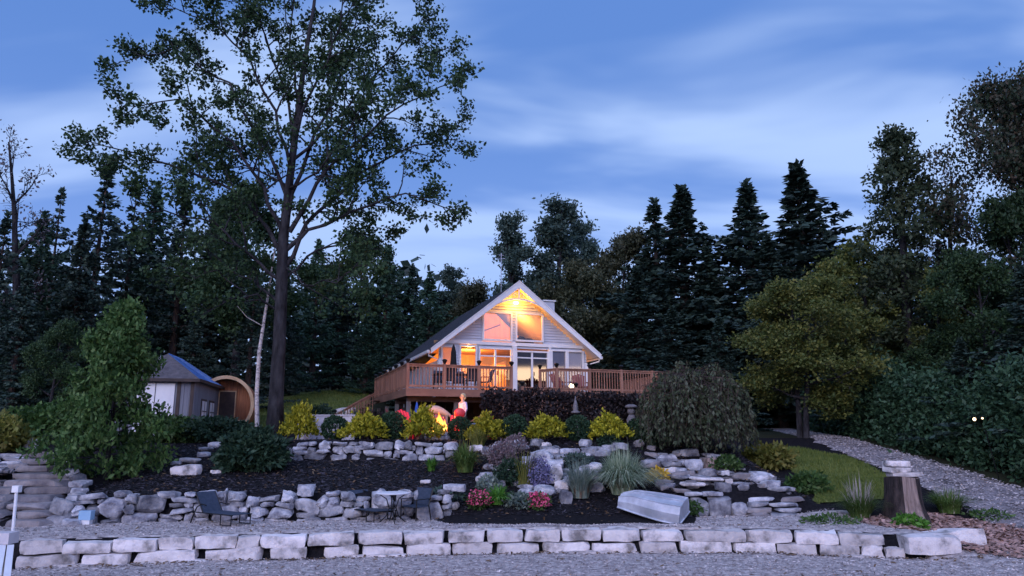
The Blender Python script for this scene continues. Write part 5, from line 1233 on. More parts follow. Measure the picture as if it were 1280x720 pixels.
# left bank
T('BS', 18, 172, 36, 'thin nearly bare tree reaching highest at the far left edge', 'bare_tree', .9, .05)
T('S2', -8, 262, 33, 'dark spruce cut by the left edge of the picture'); T('P1', 40, 262, 37, 'dark pine with a broad top just right of the left edge')
T('S3', 62, 232, 40, 'sparse dark spruce with a thin pointed top left of the oak'); T('S1', 92, 268, 36, 'broad low dark spruce behind the leafy shrub on the left')
T('S2', 122, 198, 40, 'tallest dark spruce left of the oak, under its longest branch', wid=1.15); T('S3', 158, 232, 42, 'ragged dark spruce seen through the left oak branches'); T('P1', 185, 225, 44, 'dark pine behind the middle of the left oak branches')
T('S2', 222, 240, 41, 'dark spruce standing above the shed roof'); T('S1', 262, 250, 43, 'dense dark spruce behind the barrel sauna', wid=1.1); T('B1', 300, 235, 41, 'dark broadleaf tree crowding behind the oak trunk'); T('S1', 20, 330, 31, 'low dark spruce filling the left edge above the steps', wid=1.2)
T('S1', 235, 385, 35.5, 'short dark spruce just behind the shed', wid=1.3); T('S2', 310, 350, 39, 'short dark spruce behind the birch trunk', wid=1.3)
T('B1', 60, 395, 30, 'small dark broadleaf tree above the round white boulder', wid=.9)
# centre left bank
T('S1', 352, 330, 46, 'dark spruce right behind the oak trunk above the back lawn'); T('P1', 392, 298, 50, 'soft green pine right of the oak trunk', wid=1.1); T('S1', 420, 325, 53, 'bluish spruce between two pines above the back lawn', wid=1.2)
T('B1', 445, 288, 55, 'rounded dark green tree forming the high point of the left ridge', wid=.9); T('P1', 482, 305, 54, 'green pine left of the chalet roof', wid=1.1); T('S1', 512, 328, 56, 'dark spruce halfway between oak and chalet roof', wid=1.1); T('P1', 535, 338, 50, 'bright green pine leaning over the chalet roof edge', wid=1.15)
T('B2', 560, 328, 60, 'silvery tree with thin top behind the chalet roof slope'); T('B3', 583, 350, 58, 'brownish low tree beside the chalet roof slope', wid=.9); T('P1', 455, 385, 46, 'short pine at the upper edge of the back lawn', wid=1.4); T('S1', 500, 400, 45, 'low dark spruce behind the deck side railing', wid=1.4); T('BS', 610, 340, 62, 'leafless grey treetops left of the chalet peak', 'bare_tree', 1.3)
# behind the chalet
T('B2', 652, 262, 56, 'silvery poplar behind the chalet antenna', 'poplar_tree', 1.0); T('B2', 692, 248, 58, 'rounded silvery poplar highest above the chalet peak', 'poplar_tree', 1.15); T('B2', 722, 268, 60, 'silvery poplar on the right of the poplar group', 'poplar_tree', .9)
T('B3', 738, 318, 52, 'brownish maple behind the right roof slope', wid=1.0); T('B3', 772, 285, 56, 'thin topped brownish tree between poplars and spruces', wid=.8); T('S2', 822, 246, 54, 'narrow dark spruce left of the tall centre spruce', wid=1.1); T('S1', 857, 228, 52, 'tall dark pointed spruce right of the chalet', wid=1.3); T('S1', 800, 330, 48, 'low dark spruce behind the right deck', wid=1.3)
T('S1', 890, 300, 50, 'dark spruce between the two tall spruce groups', wid=1.1); T('S1', 940, 222, 50, 'ragged topped spruce left of the tallest right spruce', wid=1.3, tilt=0); T('S1', 1005, 200, 52, 'tallest dark spruce above the two stemmed maple', wid=1.4); T('S1', 968, 290, 47, 'dark spruce behind the two stemmed maple', wid=1.2); T('S1', 1045, 285, 50, 'dark spruce right of the tallest right spruce')
T('S1', 845, 380, 44, 'low dark spruce above the weeping shrub', wid=1.5); T('S1', 905, 390, 43, 'low dark spruce left of the two stemmed maple', wid=1.4)
# right bank
T('T5', 1002, 330, 33.5, 'olive green maple with two pale stems beside the driveway bend', 'maple_tree', 1.12); T('B4', 1082, 288, 37, 'loose yellowish ash behind the driveway', 'ash_tree', 1.1); T('TP', 1122, 168, 36, 'slender tall open tree with pointed top at right', 'slender_tree', 1.0); T('B1', 1140, 305, 41, 'dark green tree filling in behind the slender tall tree'); T('B4', 1060, 345, 35.5, 'low yellowish tree beside the two stemmed maple', wid=1.0); T('P1', 1190, 300, 38, 'dark pine between the slender tree and the rust tinged tree')
T('B4', 1165, 330, 34, 'sparse tree with leaning pale trunk right of the slender tree', 'leaning_tree', .8, -.16); T('BS', 1200, 210, 36, 'thin leaning bare tree beside the big autumn tree', 'bare_tree', .9, -.12); T('B6', 1268, 66, 33, 'big rust tinged tree filling the upper right corner', 'autumn_tree', .74); T('B1', 1262, 235, 31.5, 'dark green tree right under the big rust tinged tree', wid=.8); T('B4', 1120, 320, 38, 'loose olive tree behind the slender tall tree', wid=.9); T('B4', 1210, 335, 35, 'loose green tree closing the gap left of the rust tinged tree', wid=.9)
T('B1', 1235, 310, 30, 'dark green tree below the big autumn tree', wid=1.0); T('P1', 1150, 400, 36, 'dark pine low behind the hedge', wid=1.2); T('S1', 1075, 380, 40, 'low dark spruce behind the driveway bend', wid=1.5); T('S1', 1295, 330, 27, 'dark spruce at the right edge behind the hedge', wid=1.3); T('B1', 1190, 400, 31.5, 'low dark leafy tree just behind the hedge', wid=1.2)
T('S1', 1215, 420, 28.5, 'short dark spruce in the hedge line', wid=1.5)
# far-off wood closing the gaps behind
rnd = random.Random(9); nr = np.random.default_rng(9); P = []
for i in range(1500):
    u = R(-.95, .95); yy = R(62, 95); top_ = 430 - 50 * abs(noise.noise(Vector((u * 5, 0, 0)))) - (20 if abs(u) > .4 else 0) - (35 if u < -.1 else 0) ; x = u * yy; zt = PY(640, top_, 70).z * (.6 + .4 * R(0, 1)); P.append((x, yy, h(x, yy) + (zt - 3) * R(.0, 1) ** .8))
P = np.repeat(np.array(P), 16, 0); P += nr.normal(size=P.shape) * np.array([1.3, 1.3, 1.1]); P[:, 2] = np.maximum(P[:, 2], 3)
fo = MB(); fo.quads(cards(P, .9, 1.2)); tag(fo.build('distant_woods', M_LEAF['spruce']), 'dark mass of woods far behind the garden', kind='stuff')

# ---------------------------------------------------------------- birch, hedge, shrubs
rnd = random.Random(31); nr = np.random.default_rng(31)
bp_ = onG(322, 31); bi = empty('birch_tree', bp_, 'slim white barked birch trunk left of the oak, leaning slightly right', 'tree')
m_ = MB(); m_.tube([(0, 0, -.1)] + [PY(a, b, 31) - bp_ for a, b in ((321, 490), (324, 440), (331, 395), (338, 350), (345, 300))], [.10, .085, .075, .06, .045, .02], 9); m_.build('trunk', MT['birch'], bi, smooth=True)
m_ = MB(); m_.tube([PY(329, 408, 31) - bp_, PY(312, 398, 31) - bp_ + Vector((0, -.3, 0)), PY(302, 385, 31) - bp_ + Vector((0, -.5, 0))], [.022, .016, .008], 6); m_.build('limb', MT['birch'], bi)
tp = [(PY(R(300, 360), R(290, 380), 31 + R(-1, 1)) - bp_, Vector((0, 0, -1))) for i in range(60)]; m_ = MB(); m_.quads(leaves_at(tp, 12, .3, .13)); m_.build('crown', M_LEAF['oak'], bi)

def blob_pts(n, rx, ry, rz, shell=.45, bumps=.22, sc=2.0, seed=0, cone=0):
    d = unit(n); r = (1 - shell * nr.random(n) ** 1.6)
    nv = np.array([noise.noise(Vector((a * sc + seed, b * sc, c * sc))) for a, b, c in d.tolist()]); r = r * (1 + bumps * 2 * nv)
    P = d * r[:, None]; 
    if cone: k_ = np.clip(1 - cone * np.clip(P[:, 2], 0, 1), .15, 1); P[:, 0] *= k_; P[:, 1] *= k_
    P = P * np.array([rx, ry, rz]); return P, d
def bush(name, loc, rx, ry, rz, mat, label, cat, n=2500, size=.09, ln=1.4, bumps=.22, sc=2.0, cone=0, zc=.85, group=None, dj=.55, me=None, shell=.45, up=.0, stems=True, rzz=0):
    e = empty(name, loc, label, cat, rzz, group)
    if me is None:
        P, d = blob_pts(n, rx, ry, rz, shell, bumps, sc, R(0, 50), cone); P[:, 2] += rz * zc; k_ = P[:, 2] > 0.0; P, d = P[k_], d[k_]; d = d + np.array([0, 0, up])
        mb = MB(); mb.quads(cards(P, size, ln, d, dj)); me = mb.mesh('foliage', M_LEAF[mat])
        st = MB()
        for i in range(5): a = i * 1.26; st.tube([(0, 0, -.05), (rx * .25 * math.cos(a), ry * .25 * math.sin(a), rz * .6), (rx * .5 * math.cos(a), ry * .5 * math.sin(a), rz * 1.1)], [.02, .015, .006], 5)
        me = (me, st.mesh('stem', MT['bark']))
    linkmesh('foliage', me[0], e); linkmesh('stem', me[1], e); return e, me
def gm(seed):
    global nr; nr = np.random.default_rng(seed)
    P = []; D = []          # golden threadleaf: many upswept feathery sprays on a mound
    for i in range(300):
        d = unit(1)[0]; d[2] = abs(d[2]) * 1.0 - .12; r = .62 + .38 * nr.random(); base_ = d * r * np.array([.66, .66, .62]) * np.array([1 - (.45 + .12 * (seed % 3)) * max(0, d[2]), 1 - (.45 + .12 * (seed % 3)) * max(0, d[2]), 1.12]) * (1 + .35 * noise.noise(Vector((d[0] * 2 + seed, d[1] * 2, d[2] * 2)))); base_[2] += .22 
        v = d * .7 + np.array([0, 0, .55]) + nr.normal(size=3) * .25; v /= np.linalg.norm(v); L_ = .20 * (.5 + nr.random()) * (1.7 if nr.random() < .12 else 1)
        for j in range(11): t = j / 10; P.append(base_ + v * L_ * t + nr.normal(size=3) * .018 + np.array([0, 0, -.10 * t * t])); D.append(v + nr.normal(size=3) * .5)
    P = np.array(P); D = np.array(D); D /= np.linalg.norm(D, axis=1)[:, None]; k_ = P[:, 2] > .01
    mb = MB(); mb.quads(cards(P[k_], .075, 1.5, D[k_], .35)); st = MB(); st.tube([(0, 0, -.05), (0, 0, .6)], [.03, .01], 6); return mb.mesh('golden_foliage', M_LEAF['gold']), st.mesh('golden_stem', MT['bark'])
G = [gm(k_) for k_ in (41, 42, 43, 44, 45, 46)]
gg = 'golden mounded conifers along the upper wall'
for i, (px, yy, base_py, top, hw, lab) in enumerate(((374, 26.9, 545, 503, 20, 'leftmost golden conifer bush, beside the oak trunk'), (455, 26.3, 551, 514, 25, 'golden conifer bush with pointed top left of the fire'), (529, 26.2, 552, 508, 23, 'golden conifer bush directly in front of the fire flames'),
        (608, 26.2, 551, 517, 23, 'golden conifer bush in front of the standing woman'), (683, 26.2, 553, 517, 24, 'golden conifer bush between two dark ball shrubs'), (762, 26.2, 554, 516, 24, 'rightmost golden conifer bush, near the weeping shrub'))):
    p = onG(px, yy); tz = PY(px, top, yy).z; hw_ = hw / FPX * yy
    bush('golden_conifer', (p.x, p.y, p.z - .02), 0, 0, 0, 'gold', lab, 'bush', me=G[i], group=gg, rzz=R(0, 6))[0].scale = (hw_ / .70, hw_ / .70, (tz - p.z) / .95)
bg = None; gb2 = 'clipped dark ball shrubs along the upper wall'
for i, (px, yy, r, lab) in enumerate(((418, 26.8, .45, 'leftmost clipped dark ball shrub, between two golden bushes'), (490, 26.9, .52, 'clipped dark ball shrub in front of the red chairs'), (643, 26.4, .46, 'clipped dark ball shrub left of the middle golden bush'), (722, 26.3, .45, 'clipped dark ball shrub beneath the pointed finial'), (797, 26.5, .40, 'clipped dark ball shrub by the weeping shrub'), (575, 27.0, .42, 'clipped dark shrub under the round red chair back'))):
    p = onG(px, yy)
    e, bg = bush('ball_shrub', (p.x, p.y, p.z), .5, .5, .5, 'box', lab, 'shrub', 3800, .06, 1.3, .06, 3, zc=.9, group=gb2, me=bg, shell=.25, rzz=i * 1.3); e.scale = (r / .5,) * 3
p = onG(318, 23.6); bush('juniper_bush', p, 1.0, .8, .62, 'juniper', 'large dark juniper bush on the mulch below the oak', 'bush', 6500, .11, 1.7, .3, 2.2, zc=.8, up=.3)
p = onG(-2, 25.5); bush('leafy_shrub', p, .9, .8, .6, 'yellowgreen', 'yellowish shrub at the left edge above the steps', 'shrub', 2200, .13, 1.4, .3)
p = onG(60, 27.5); bush('leafy_shrub', p, 1.5, .9, .7, 'shrub', 'low leafy shrub behind the top of the stone steps', 'shrub', 3000, .14, 1.4, .35)
p = onG(265, 27.6); bush('low_shrub', p, 1.5, .8, .42, 'juniper', 'low dark ground shrub in front of the shed', 'shrub', 4500, .11, 1.6, .3); p = onG(215, 27.3); bush('low_shrub', p, 1.1, .7, .5, 'shrub', 'leafy shrub in front of the white shed door', 'shrub', 2400, .12, 1.4, .3)
p = onG(958, 26.8); bush('leafy_shrub', p, .8, .7, .42, 'yellowgreen', 'yellow green shrub right of the weeping shrub', 'shrub', 2200, .12, 1.6, .3); p = onG(1005, 23.2); bush('leafy_shrub', p, .55, .5, .3, 'shrub', 'small reddish green shrub between slab wall and lawn', 'shrub', 1000, .11, 1.6, .35)
p = onG(905, 23.6); bush('low_shrub', p, .5, .4, .2, 'shrub', 'small green plant trailing over the slab wall', 'shrub', 700, .09)
p = onG(420, 31.5); bush('low_shrub', p, 1.6, .6, .45, 'greyleaf', 'greyish low shrub behind the pale concrete wall', 'shrub', 2600, .11, 1.4, .35); p = onG(398, 34); bush('low_shrub', p, .6, .5, .5, 'juniper', 'small dark bush at the foot of the back lawn', 'shrub', 1500, .1)
p = onG(468, 31.6); bush('low_shrub', p, 1.0, .6, .62, 'maroon', 'dark reddish shrub at the foot of the deck side stair', 'shrub', 2800, .10, 1.4, .3)
for px, yy, sx, lab in ((430, 36.5, 1.0, 'white painted rock on the back lawn'), (448, 35.6, .6, 'grey boulder beside the deck side stair'), (403, 35.5, .4, 'small boulder on the back lawn left of the white rock')): rock(px, yy, sx, sx * .6, lab, 'lime')
# long clipped maroon hedge in front of the deck
e = empty('maroon_hedge', yard(702, 28.9), 'long dark maroon hedge hiding the space under the right deck', 'hedge', .03)
n_ = 15000; P = nr.uniform(-1, 1, (n_, 3)) * np.array([3.05, .55, .92]); k_ = (abs(P[:, 1]) > .25) | (P[:, 2] > .6) | (abs(P[:, 0]) > 2.7); P = P[k_]; 
top_n = np.array([noise.noise(Vector((a * 1.1, b, c))) for a, b, c in P.tolist()]); P[:, 2] += .93 + top_n * .28; P[:, 1] += top_n * .25; P[:, 0] *= 1 + .05 * top_n
P[:, 2] -= .10 * np.clip(P[:, 0], 0, 3) * .3
mb = MB(); mb.quads(cards(P, .11, 1.3)); mb.build('foliage', M_LEAF['maroon'], e)
st = MB()
for i in range(16): st.tube([(-2.9 + i * .38, R(-.2, .2), -.05), (-2.9 + i * .38, 0, 1.4)], [.03, .01], 5)
st.build('stem', MT['bark'], e)
# tall evergreen hedge along the driveway
e = empty('evergreen_hedge', (15.9, 24, h(15.9, 24)), 'tall dense evergreen hedge running along the right side of the driveway', 'hedge')
P = []
for i in range(2400):
    t = R(0, 1); yy = 17.5 + 25 * t; xx = float(np.interp(yy, [a[1] for a in dr], [a[0] for a in dr])) + .55; xx = max(xx, 15.3) if yy < 30 else xx; 
    ht = 2.9 + .9 * noise.noise(Vector((yy * .35, 0, 2))) + (.6 if yy < 26 else 0) - .5 * (yy > 33); w_ = R(0, 1); z = ht * R(0, 1) ** .8; P.append((xx + w_ * 1.6 + .35 * noise.noise(Vector((yy * .8, z * .8, 0))) + .25 * z / ht, yy, h(xx, yy) + z))
P = np.repeat(np.array(P), 46, 0) + nr.normal(size=(2400 * 46, 3)) * .26; P -= np.array(e.location)
mb = MB(); mb.quads(cards(P, .12, 1.6)); mb.build('foliage', M_LEAF['hedge'], e)
st = MB()
for yy in np.arange(18, 42, 1.2): xx = float(np.interp(yy, [a[1] for a in dr], [a[0] for a in dr])) + 1.5; st.tube([(xx - e.location.x, yy - 24, h(xx, yy) - e.location.z), (xx - e.location.x, yy - 24, h(xx, yy) + 2.4 - e.location.z)], [.06, .02], 5)
st.build('stem', MT['bark'], e)
q = PY(1218, 524, 24.3); e = empty('hedge_lantern', (q.x, 24.3, h(q.x, 24.3)), 'tiny lit lantern shining at the face of the tall evergreen hedge', 'lantern')
m_ = MB(); m_.tube([(.03, 0, q.z - e.location.z - .06), (.5, .3, q.z - e.location.z - .35), (.9, .5, 0)], .015, 6); m_.build('post', MT['black'], e); m_ = MB(); m_.ellip((0, 0, q.z - e.location.z), (.05, .05, .055)); m_.ellip((.28, .02, q.z - e.location.z + .03), (.03, .03, .03)); m_.build('glass', emis('lantern_glow', (1, .72, .45), 2), e)
# weeping shrub
rnd = random.Random(51); nr = np.random.default_rng(51)
wp = onG(868, 25.6); e = empty('weeping_shrub', wp, 'large dome shaped weeping shrub with hanging grey green twigs', 'shrub')
tw = MB(); P = []; D = []; Hh = PY(868, 452, 25.6).z - wp.z
tw.tube([(0, 0, -.05), (.05, 0, Hh * .5), (0, 0, Hh * .9)], [.12, .09, .05], 8)
for i in range(560):
    a = R(0, 6.283); rr = R(.15, 1.0) ** .7 * 1.86 * (1 + .20 * noise.noise(Vector((2.2 * math.cos(a), 2.2 * math.sin(a), 3))) + .08 * math.sin(3 * a + 1)); rr *= 1.0; top_z = Hh * (1.0 - .42 * (rr / 2.1) ** 2) * R(.70, 1.02) * (1 + .16 * noise.noise(Vector((1.6 * rr * math.cos(a), 1.6 * rr * math.sin(a), 9)))); end_z = R(.08, .8)
    pts = []
    for j in range(9):
        t = j / 8
        if t < .35: k_ = t / .35; r_ = rr * k_ ** .8; z = Hh * .84 + (top_z - Hh * .84) * math.sin(k_ * math.pi / 2)
        else: k_ = (t - .35) / .65; r_ = rr * (1 + .14 * k_) + .06 * math.sin(k_ * 7 + i); z = top_z - (top_z - end_z) * k_ ** 1.35
        pts.append(Vector((r_ * math.cos(a + .05 * math.sin(k_ * 5 + i)), r_ * math.sin(a + .05 * math.sin(k_ * 5 + i)), z)))
    tw.tube(pts, [.014, .013, .012, .011, .010, .009, .008, .006, .004], 3, cap=False)
    for j in range(26): q_, dd = resample(pts, R(.22, .99)); P.append(q_ + Vector((R(-.04, .04), R(-.04, .04), R(-.04, .04)))); D.append(Vector((R(-.4, .4), R(-.4, .4), -1)))
tw.build('trunk', MT['bark2'], e); mb = MB(); mb.quads(cards(np.array(P), .085, 1.8, np.array(D) / 1.1, .4)); mb.build('crown', M_LEAF['weep'], e)
for i in range(1): pass
# small foreground tree at left
FT = conic('young_tree', 5.2, 2.3, 61, per=15)
p = onG(138, 22.6); tz = PY(150, 372, 22.6).z
place_tree('young_leafy_tree', FT, (p.x, p.y, p.z), 'young light green leafy tree in front of the shed', 'tree', 1.0, (.76, .76, (tz - p.z) / 5.2))

# grasses and border plants
def blades(n, hgt, rad, wid, mat, seed=0, arch=.55, segs=5, base=.12, hj=.3, lean=None):
    g_ = np.random.default_rng(seed); mb = MB(); V = []; 
    for i in range(n):
        a = g_.uniform(0, 6.283); r0 = base * math.sqrt(g_.random()); L_ = hgt * (1 + hj * g_.uniform(-1, .6)); out = rad * g_.random() ** .7; w = wid * g_.uniform(.7, 1.2); ta = a + g_.uniform(-.6, .6); sd_ = np.array([-math.sin(ta), math.cos(ta), 0]) * w
        prev = None; fallc = arch * out / rad
        for j in range(segs + 1):
            t = j / segs; p = np.array([r0 * math.cos(a) + out * t ** 1.7 * math.cos(ta), r0 * math.sin(a) + out * t ** 1.7 * math.sin(ta), L_ * (t - fallc * t ** 3)]); q_ = (p - sd_ * (1 - t) ** .6, p + sd_ * (1 - t) ** .6)
            if prev is not None: V.append([prev[0], prev[1], q_[1], q_[0]])
            prev = q_
    # one island per blade: share vertices
    m_ = MB(); V = np.array(V).reshape(n, segs, 4, 3); vs = []; fs = []
    for i in range(n):
        b = len(vs)
        for j in range(segs): vs += [V[i, j, 0], V[i, j, 1]]
        vs += [V[i, -1, 3], V[i, -1, 2]]
        for j in range(segs): fs.append((b + 2 * j, b + 2 * j + 1, b + 2 * j + 3, b + 2 * j + 2))
    m_.add(vs, fs); return m_.mesh('blades', M_LEAF[mat])
def grass(name, px, yy, hgt, rad, mat, label, n=420, wid=.012, seed=1, arch=.55, base=.15, cat='ornamental grass', extra=None):
    p = onG(px, yy); e = empty(name, (p.x, p.y, p.z - .01), label, cat); linkmesh('blades', blades(n, hgt, rad, wid, mat, seed, arch, base=base), e)
    if extra: linkmesh(extra[0], blades(extra[3], extra[1], extra[2], extra[5] if len(extra) > 5 else .008, extra[4], seed + 9, .3, base=base), e)
    return e
grass('variegated_grass', 776, 21.6, 1.38, 1.35, 'varieg', 'large pale variegated grass clump left of the upturned boat', 1900, .014, 1, .80, .3, extra=('dry_stalks', .55, .4, 200, 'straw'))
grass('blue_grass', 724, 21.4, 1.10, .65, 'bluegrass', 'blue green grass clump beside the big variegated one', 620, .010, 2, .45, .24, extra=('dry_stalks', .5, .3, 140, 'straw'))
grass('feather_grass', 1066, 20.3, .82, .75, 'blade', 'green grass clump with pale feathery plumes left of the stump', 620, .013, 3, .6, .25, extra=('plume', 1.2, .35, 70, 'plume', .012))
grass('grass_clump', 1176, 20.9, .72, .80, 'blade', 'green grass clump right of the stump', 520, .013, 4, .6, .25, extra=('dry_stalks', .95, .5, 40, 'plume', .008))
grass('daylily', 582, 23.3, .95, .75, 'blade', 'broad arching daylily clump below the fire pit', 260, .030, 5, .65, .22, 'plant', extra=('flower_stalk', 1.7, .4, 12, 'yellowgreen', .010))
grass('daylily', 622, 21.0, .60, .62, 'lime', 'bright green arching daylily between the pink flowers', 170, .030, 6, .75, .16, 'plant'); grass('daylily', 540, 23.6, .48, .3, 'lime', 'small bright green plant alone on the dark mulch', 70, .03, 7, .5, .1, 'plant')
grass('tall_perennial', 655, 22.2, 1.15, .5, 'yellowgreen', 'tall yellowish perennial above the lavender clump', 110, .016, 8, .3, .25, 'plant'); grass('sword_plant', 597, 25.4, .75, .45, 'yellowgreen', 'spiky yellow green plant behind the daylily', 160, .022, 9, .4, .2, 'plant')
def plant(name, px, yy, rx, rz, mat, label, n=700, size=.07, blooms=None, nb=260, bs=.05, cat='plant', bz=.75):
    p = onG(px, yy); e, me = bush(name, (p.x, p.y, p.z - .02), rx, rx * .9, rz, mat, label, cat, n, size, 1.5, .25, 2.5)
    if blooms: P, d = blob_pts(nb, rx * 1.02, rx * .95, rz * 1.05, .12, .2, 3, 4); P[:, 2] += rz * .85; P = P[P[:, 2] > rz * bz]; mb = MB(); mb.quads(cards(P, bs, 1.0)); mb.build('blossoms', M_LEAF[blooms], e)
    return e
plant('pink_flowers', 599, 20.75, .31, .25, 'shrub', 'mound of pink flowers left of the bright daylily', 500, .07, 'pink', 700, .055, 'flowers', .5); plant('pink_flowers', 672, 20.75, .30, .22, 'shrub', 'mound of vivid pink flowers standing alone on the mulch', 400, .07, 'pink', 900, .055, 'flowers', .3)
plant('lavender_clump', 672, 22.2, .38, .46, 'lav', 'hazy lavender flower clump at the middle of the rock garden', 1500, .05, 'lav', 500, .05, 'flowers'); plant('smoky_shrub', 626, 23.6, .45, .45, 'smoke', 'smoky brown twiggy shrub behind the flowers', 1800, .055, cat='shrub'); plant('smoky_shrub', 645, 24.9, .4, .35, 'smoke', 'small smoky shrub under the dark ball shrub', 900, .05, cat='shrub')
plant('dark_shrub', 637, 22.3, .42, .40, 'juniper', 'dark green shrub between daylily and lavender', 1300, .07, cat='shrub'); plant('silver_plant', 611, 21.9, .3, .22, 'bluegrass', 'silvery leaved plant above the pink flowers', 500, .07); plant('silver_plant', 650, 20.85, .42, .20, 'bluegrass', 'low silvery ground plant between the two pink mounds', 700, .06)
plant('yellow_plant', 820, 22.6, .28, .20, 'yplant', 'yellow orange leaved plant beside the pinkish boulder', 400, .08); plant('green_plant', 1125, 18.75, .36, .18, 'lime', 'low bright green plant in front of the stump', 420, .10); plant('green_plant', 720, 23.9, .45, .2, 'greyleaf', 'grey green creeping plant on the cascade ledges', 600, .07)
plant('green_plant', 855, 21.0, .38, .16, 'shrub', 'low green plant between boat and slab wall', 450, .07); plant('green_plant', 760, 25.7, .35, .2, 'juniper', 'low dark plant in front of the rightmost golden bush', 600, .06); plant('green_plant', 815, 26.6, .5, .42, 'box', 'dark green shrub left of the weeping shrub', 1200, .07)
plant('green_plant', 560, 20.9, .45, .18, 'greyleaf', 'sparse grey green weeds right of the bistro set', 380, .07); plant('green_plant', 1030, 19.6, .7, .10, 'shrub', 'low weeds at the wall edge left of the plumed grass', 500, .07); plant('green_plant', 1225, 20.5, .5, .10, 'shrub', 'low weeds at the driveway edge right of the stump', 350, .07)

# ---------------------------------------------------------------- stump with stacked stones
rnd = random.Random(71); nr = np.random.default_rng(71)
sp_ = onG(1122, 20.3); st_ = empty('tree_stump', sp_, 'broad weathered tree stump with dark bark beside the driveway', 'stump'); SHt = PY(1122, 596, 20.3).z - sp_.z
m_ = MB(); nn = 40; vs = []; fs = []; lv = [0, .06, .15, .3, .5, .7, .88, 1.0]
for i, t in enumerate(lv):
    for j in range(nn):
        a = 2 * math.pi * j / nn; rr = (.46 + .15 * (1 - t) ** 4) * (1 - .10 * t) * (1 + .07 * math.sin(5 * a + 1) * (1.4 - t) + .05 * noise.noise(Vector((3 * math.cos(a), 3 * math.sin(a), t * 2))) + .03 * ((j * 7) % 5 - 2) / 2)
        vs.append((rr * math.cos(a), rr * math.sin(a), t * SHt + .03 * math.sin(2 * a) * (t > .9)))
for i in range(len(lv) - 1):
    for j in range(nn): fs.append((i * nn + j, i * nn + (j + 1) % nn, (i + 1) * nn + (j + 1) % nn, (i + 1) * nn + j))
mats_ = []; m_.add(vs, fs); 
for q in range(len(m_.f)):
    j = q % nn; a = 2 * math.pi * (j + .5) / nn; m_.mi[q] = 1 if -2.05 < (a if a < math.pi else a - 2 * math.pi) < -1.2 else 0
m_.build('bark', [MT['stumpbark'], MT['stumpwood']], st_, smooth=True)
m_ = MB(); m_.add([vs[(len(lv) - 1) * nn + j] for j in range(nn)], [tuple(range(nn))]); m_.build('cut_face', MT['stumpwood'], st_)
zt = sp_.z + SHt
for dx, sx, hh_, z_, lab in ((.05, .80, .11, .0, 'wide thin pale slab lying directly on the stump'), (-.14, .58, .13, .12, 'middle pale stone of the stack on the stump'), (-.14, .58, .15, .26, 'topmost pale stone of the stack on the stump')):
    o = put_stone('stacked_stone', MT['lime'], None, (sp_.x + dx, sp_.y - .05, zt + z_ + .01), (sx, .42, hh_), R(-.08, .08), .12, .1); tag(o, lab, 'stone', 'stones stacked on the stump')
def scatter(name, n, fx, size, mat, kind='stuff', flat=.25, ln=1.5, lift=.01):
    P = []
    while len(P) < n:
        q = fx()
        if q is None: continue
        x, y = q; P.append((x, y, h(x, y) + lift + R(0, size * .3)))
    P = np.array(P); d = unit(len(P)); d[:, 2] *= flat; d /= np.linalg.norm(d, axis=1)[:, None]; o = np.cross(d, np.array([0, 0, 1.0]) + unit(len(P)) * .35); o /= np.linalg.norm(o, axis=1)[:, None]; s = size * nr.uniform(.4, 1.3, len(P))[:, None]
    up_ = np.array([0, 0, 1]) * s * .25
    A = P - d * s * ln / 2 - o * s * .3; B = P + d * s * ln / 2 - o * s * .3; C = P + d * s * ln / 2 + o * s * .3; Dd = P - d * s * ln / 2 + o * s * .3; Tt = P + up_
    V = np.stack([A, B, C, Dd, Tt], 1).reshape(-1, 3); m_ = MB(); F = []
    for i in range(len(P)): b = i * 5; F += [(b, b + 1, b + 4), (b + 1, b + 2, b + 4), (b + 2, b + 3, b + 4), (b + 3, b, b + 4)]
    m_.add(V, F); o_ = m_.build(name, mat); tag(o_, kind=kind); return o_
def around(cx_, cy_, rx, ry):
    def f():
        a = R(0, 6.28); r = math.sqrt(R(0, 1)) ; return cx_ + rx * r * math.cos(a), cy_ + ry * r * math.sin(a)
    return f
scatter('bark_chips', 2600, around(sp_.x + .35, 19.2, 1.9, 1.5), .11, MT['chips'], ln=2.2, lift=.035); scatter('bark_chips', 1000, around(11.6, 17.6, 1.6, 1.6), .10, MT['chips'], ln=2.0, lift=.03)
def inbed():
    x = R(-12, 9); y = R(18.8, 26.5)
    if x < -2 and y < w2(x) + .5: return None
    if -2 <= x < 5 and y < 20.3: return None
    if x >= 4.8 and y < 22: return None
    return x, y
scatter('mulch_chips', 16000, inbed, .06, M_LEAF['chipdark'], ln=2, lift=.0)
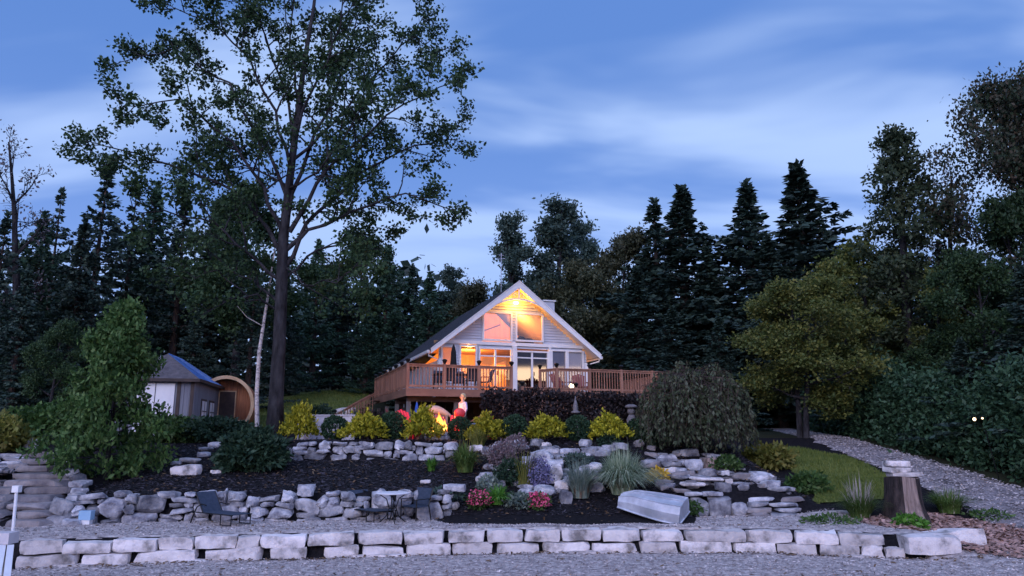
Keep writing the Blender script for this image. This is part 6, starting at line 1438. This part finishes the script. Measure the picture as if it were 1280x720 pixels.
MT['pebble'] = material('pebble', (.52, .46, .45), (.22, .20, .21), 3, .9, island=.5)
def onbeach():
    if R(0, 1) < .6:
        x = R(-14, 13); return x, R(12.5, w1(x) - .05)
    x = R(-13, 9); y0 = w1(x) + .6; y1 = terr_back(x)[1]; return x, R(y0, y1)
def ondrive():
    s_ = R(1, 8.5); a, b = along(dl)(s_), along(dr)(s_); t = R(-.03, 1.03); return a[0] + (b[0] - a[0]) * t, a[1] + (b[1] - a[1]) * t
scatter('pebbles', 7000, ondrive, .07, MT['pebble'], ln=1.2, lift=.035)
scatter('pebbles', 30000, onbeach, .045, MT['pebble'], ln=1.2, lift=.025)
MT['debris'] = leafmat('fallen_leaves', [(.05, .035, .02), (.14, .08, .04), (.2, .14, .08)], 0)
scatter('fallen_leaves', 700, inbed, .07, MT['debris'], lift=.02)
scatter('fallen_leaves', 900, lambda: (lambda x: (x, R(w1(x) - 3, w1(x) + 3.3) if R(0, 1) < .4 else w1(x) - R(0, .35)))(R(-13, 11)), .06, MT['debris'], lift=.03)
# lawn blades as ground cover
def lawn_blades(name, fx, n, hgt, mat):
    V = []
    for i in range(n):
        q = fx()
        x, y = q; z = h(x, y) + .04; a = R(0, 6.28); w = .016; l = hgt * R(.5, 1.3); lx, ly = R(-.5, .5) * l, R(-.5, .5) * l
        V.append([(x - w * math.cos(a), y - w * math.sin(a), z), (x + w * math.cos(a), y + w * math.sin(a), z), (x + lx + .002, y + ly, z + l), (x + lx, y + ly, z + l)])
    m_ = MB(); m_.quads(np.array(V)); tag(m_.build(name, mat), kind='stuff')
def inlawn():
    s = R(0, 5); a, b = along(ll)(s), along(lr)(s); t = R(-.03, 1.03); return a[0] + (b[0] - a[0]) * t, a[1] + (b[1] - a[1]) * t
def inback():
    s = R(0, 3); a, b = along(bl)(s), along(br)(s); t = R(0.3, 1); return a[0] + (b[0] - a[0]) * t, a[1] + (b[1] - a[1]) * t
lawn_blades('grass', inlawn, 15000, .09, M_LEAF['lawnb']); lawn_blades('grass', inback, 12000, .16, M_LEAF['lawnb'])
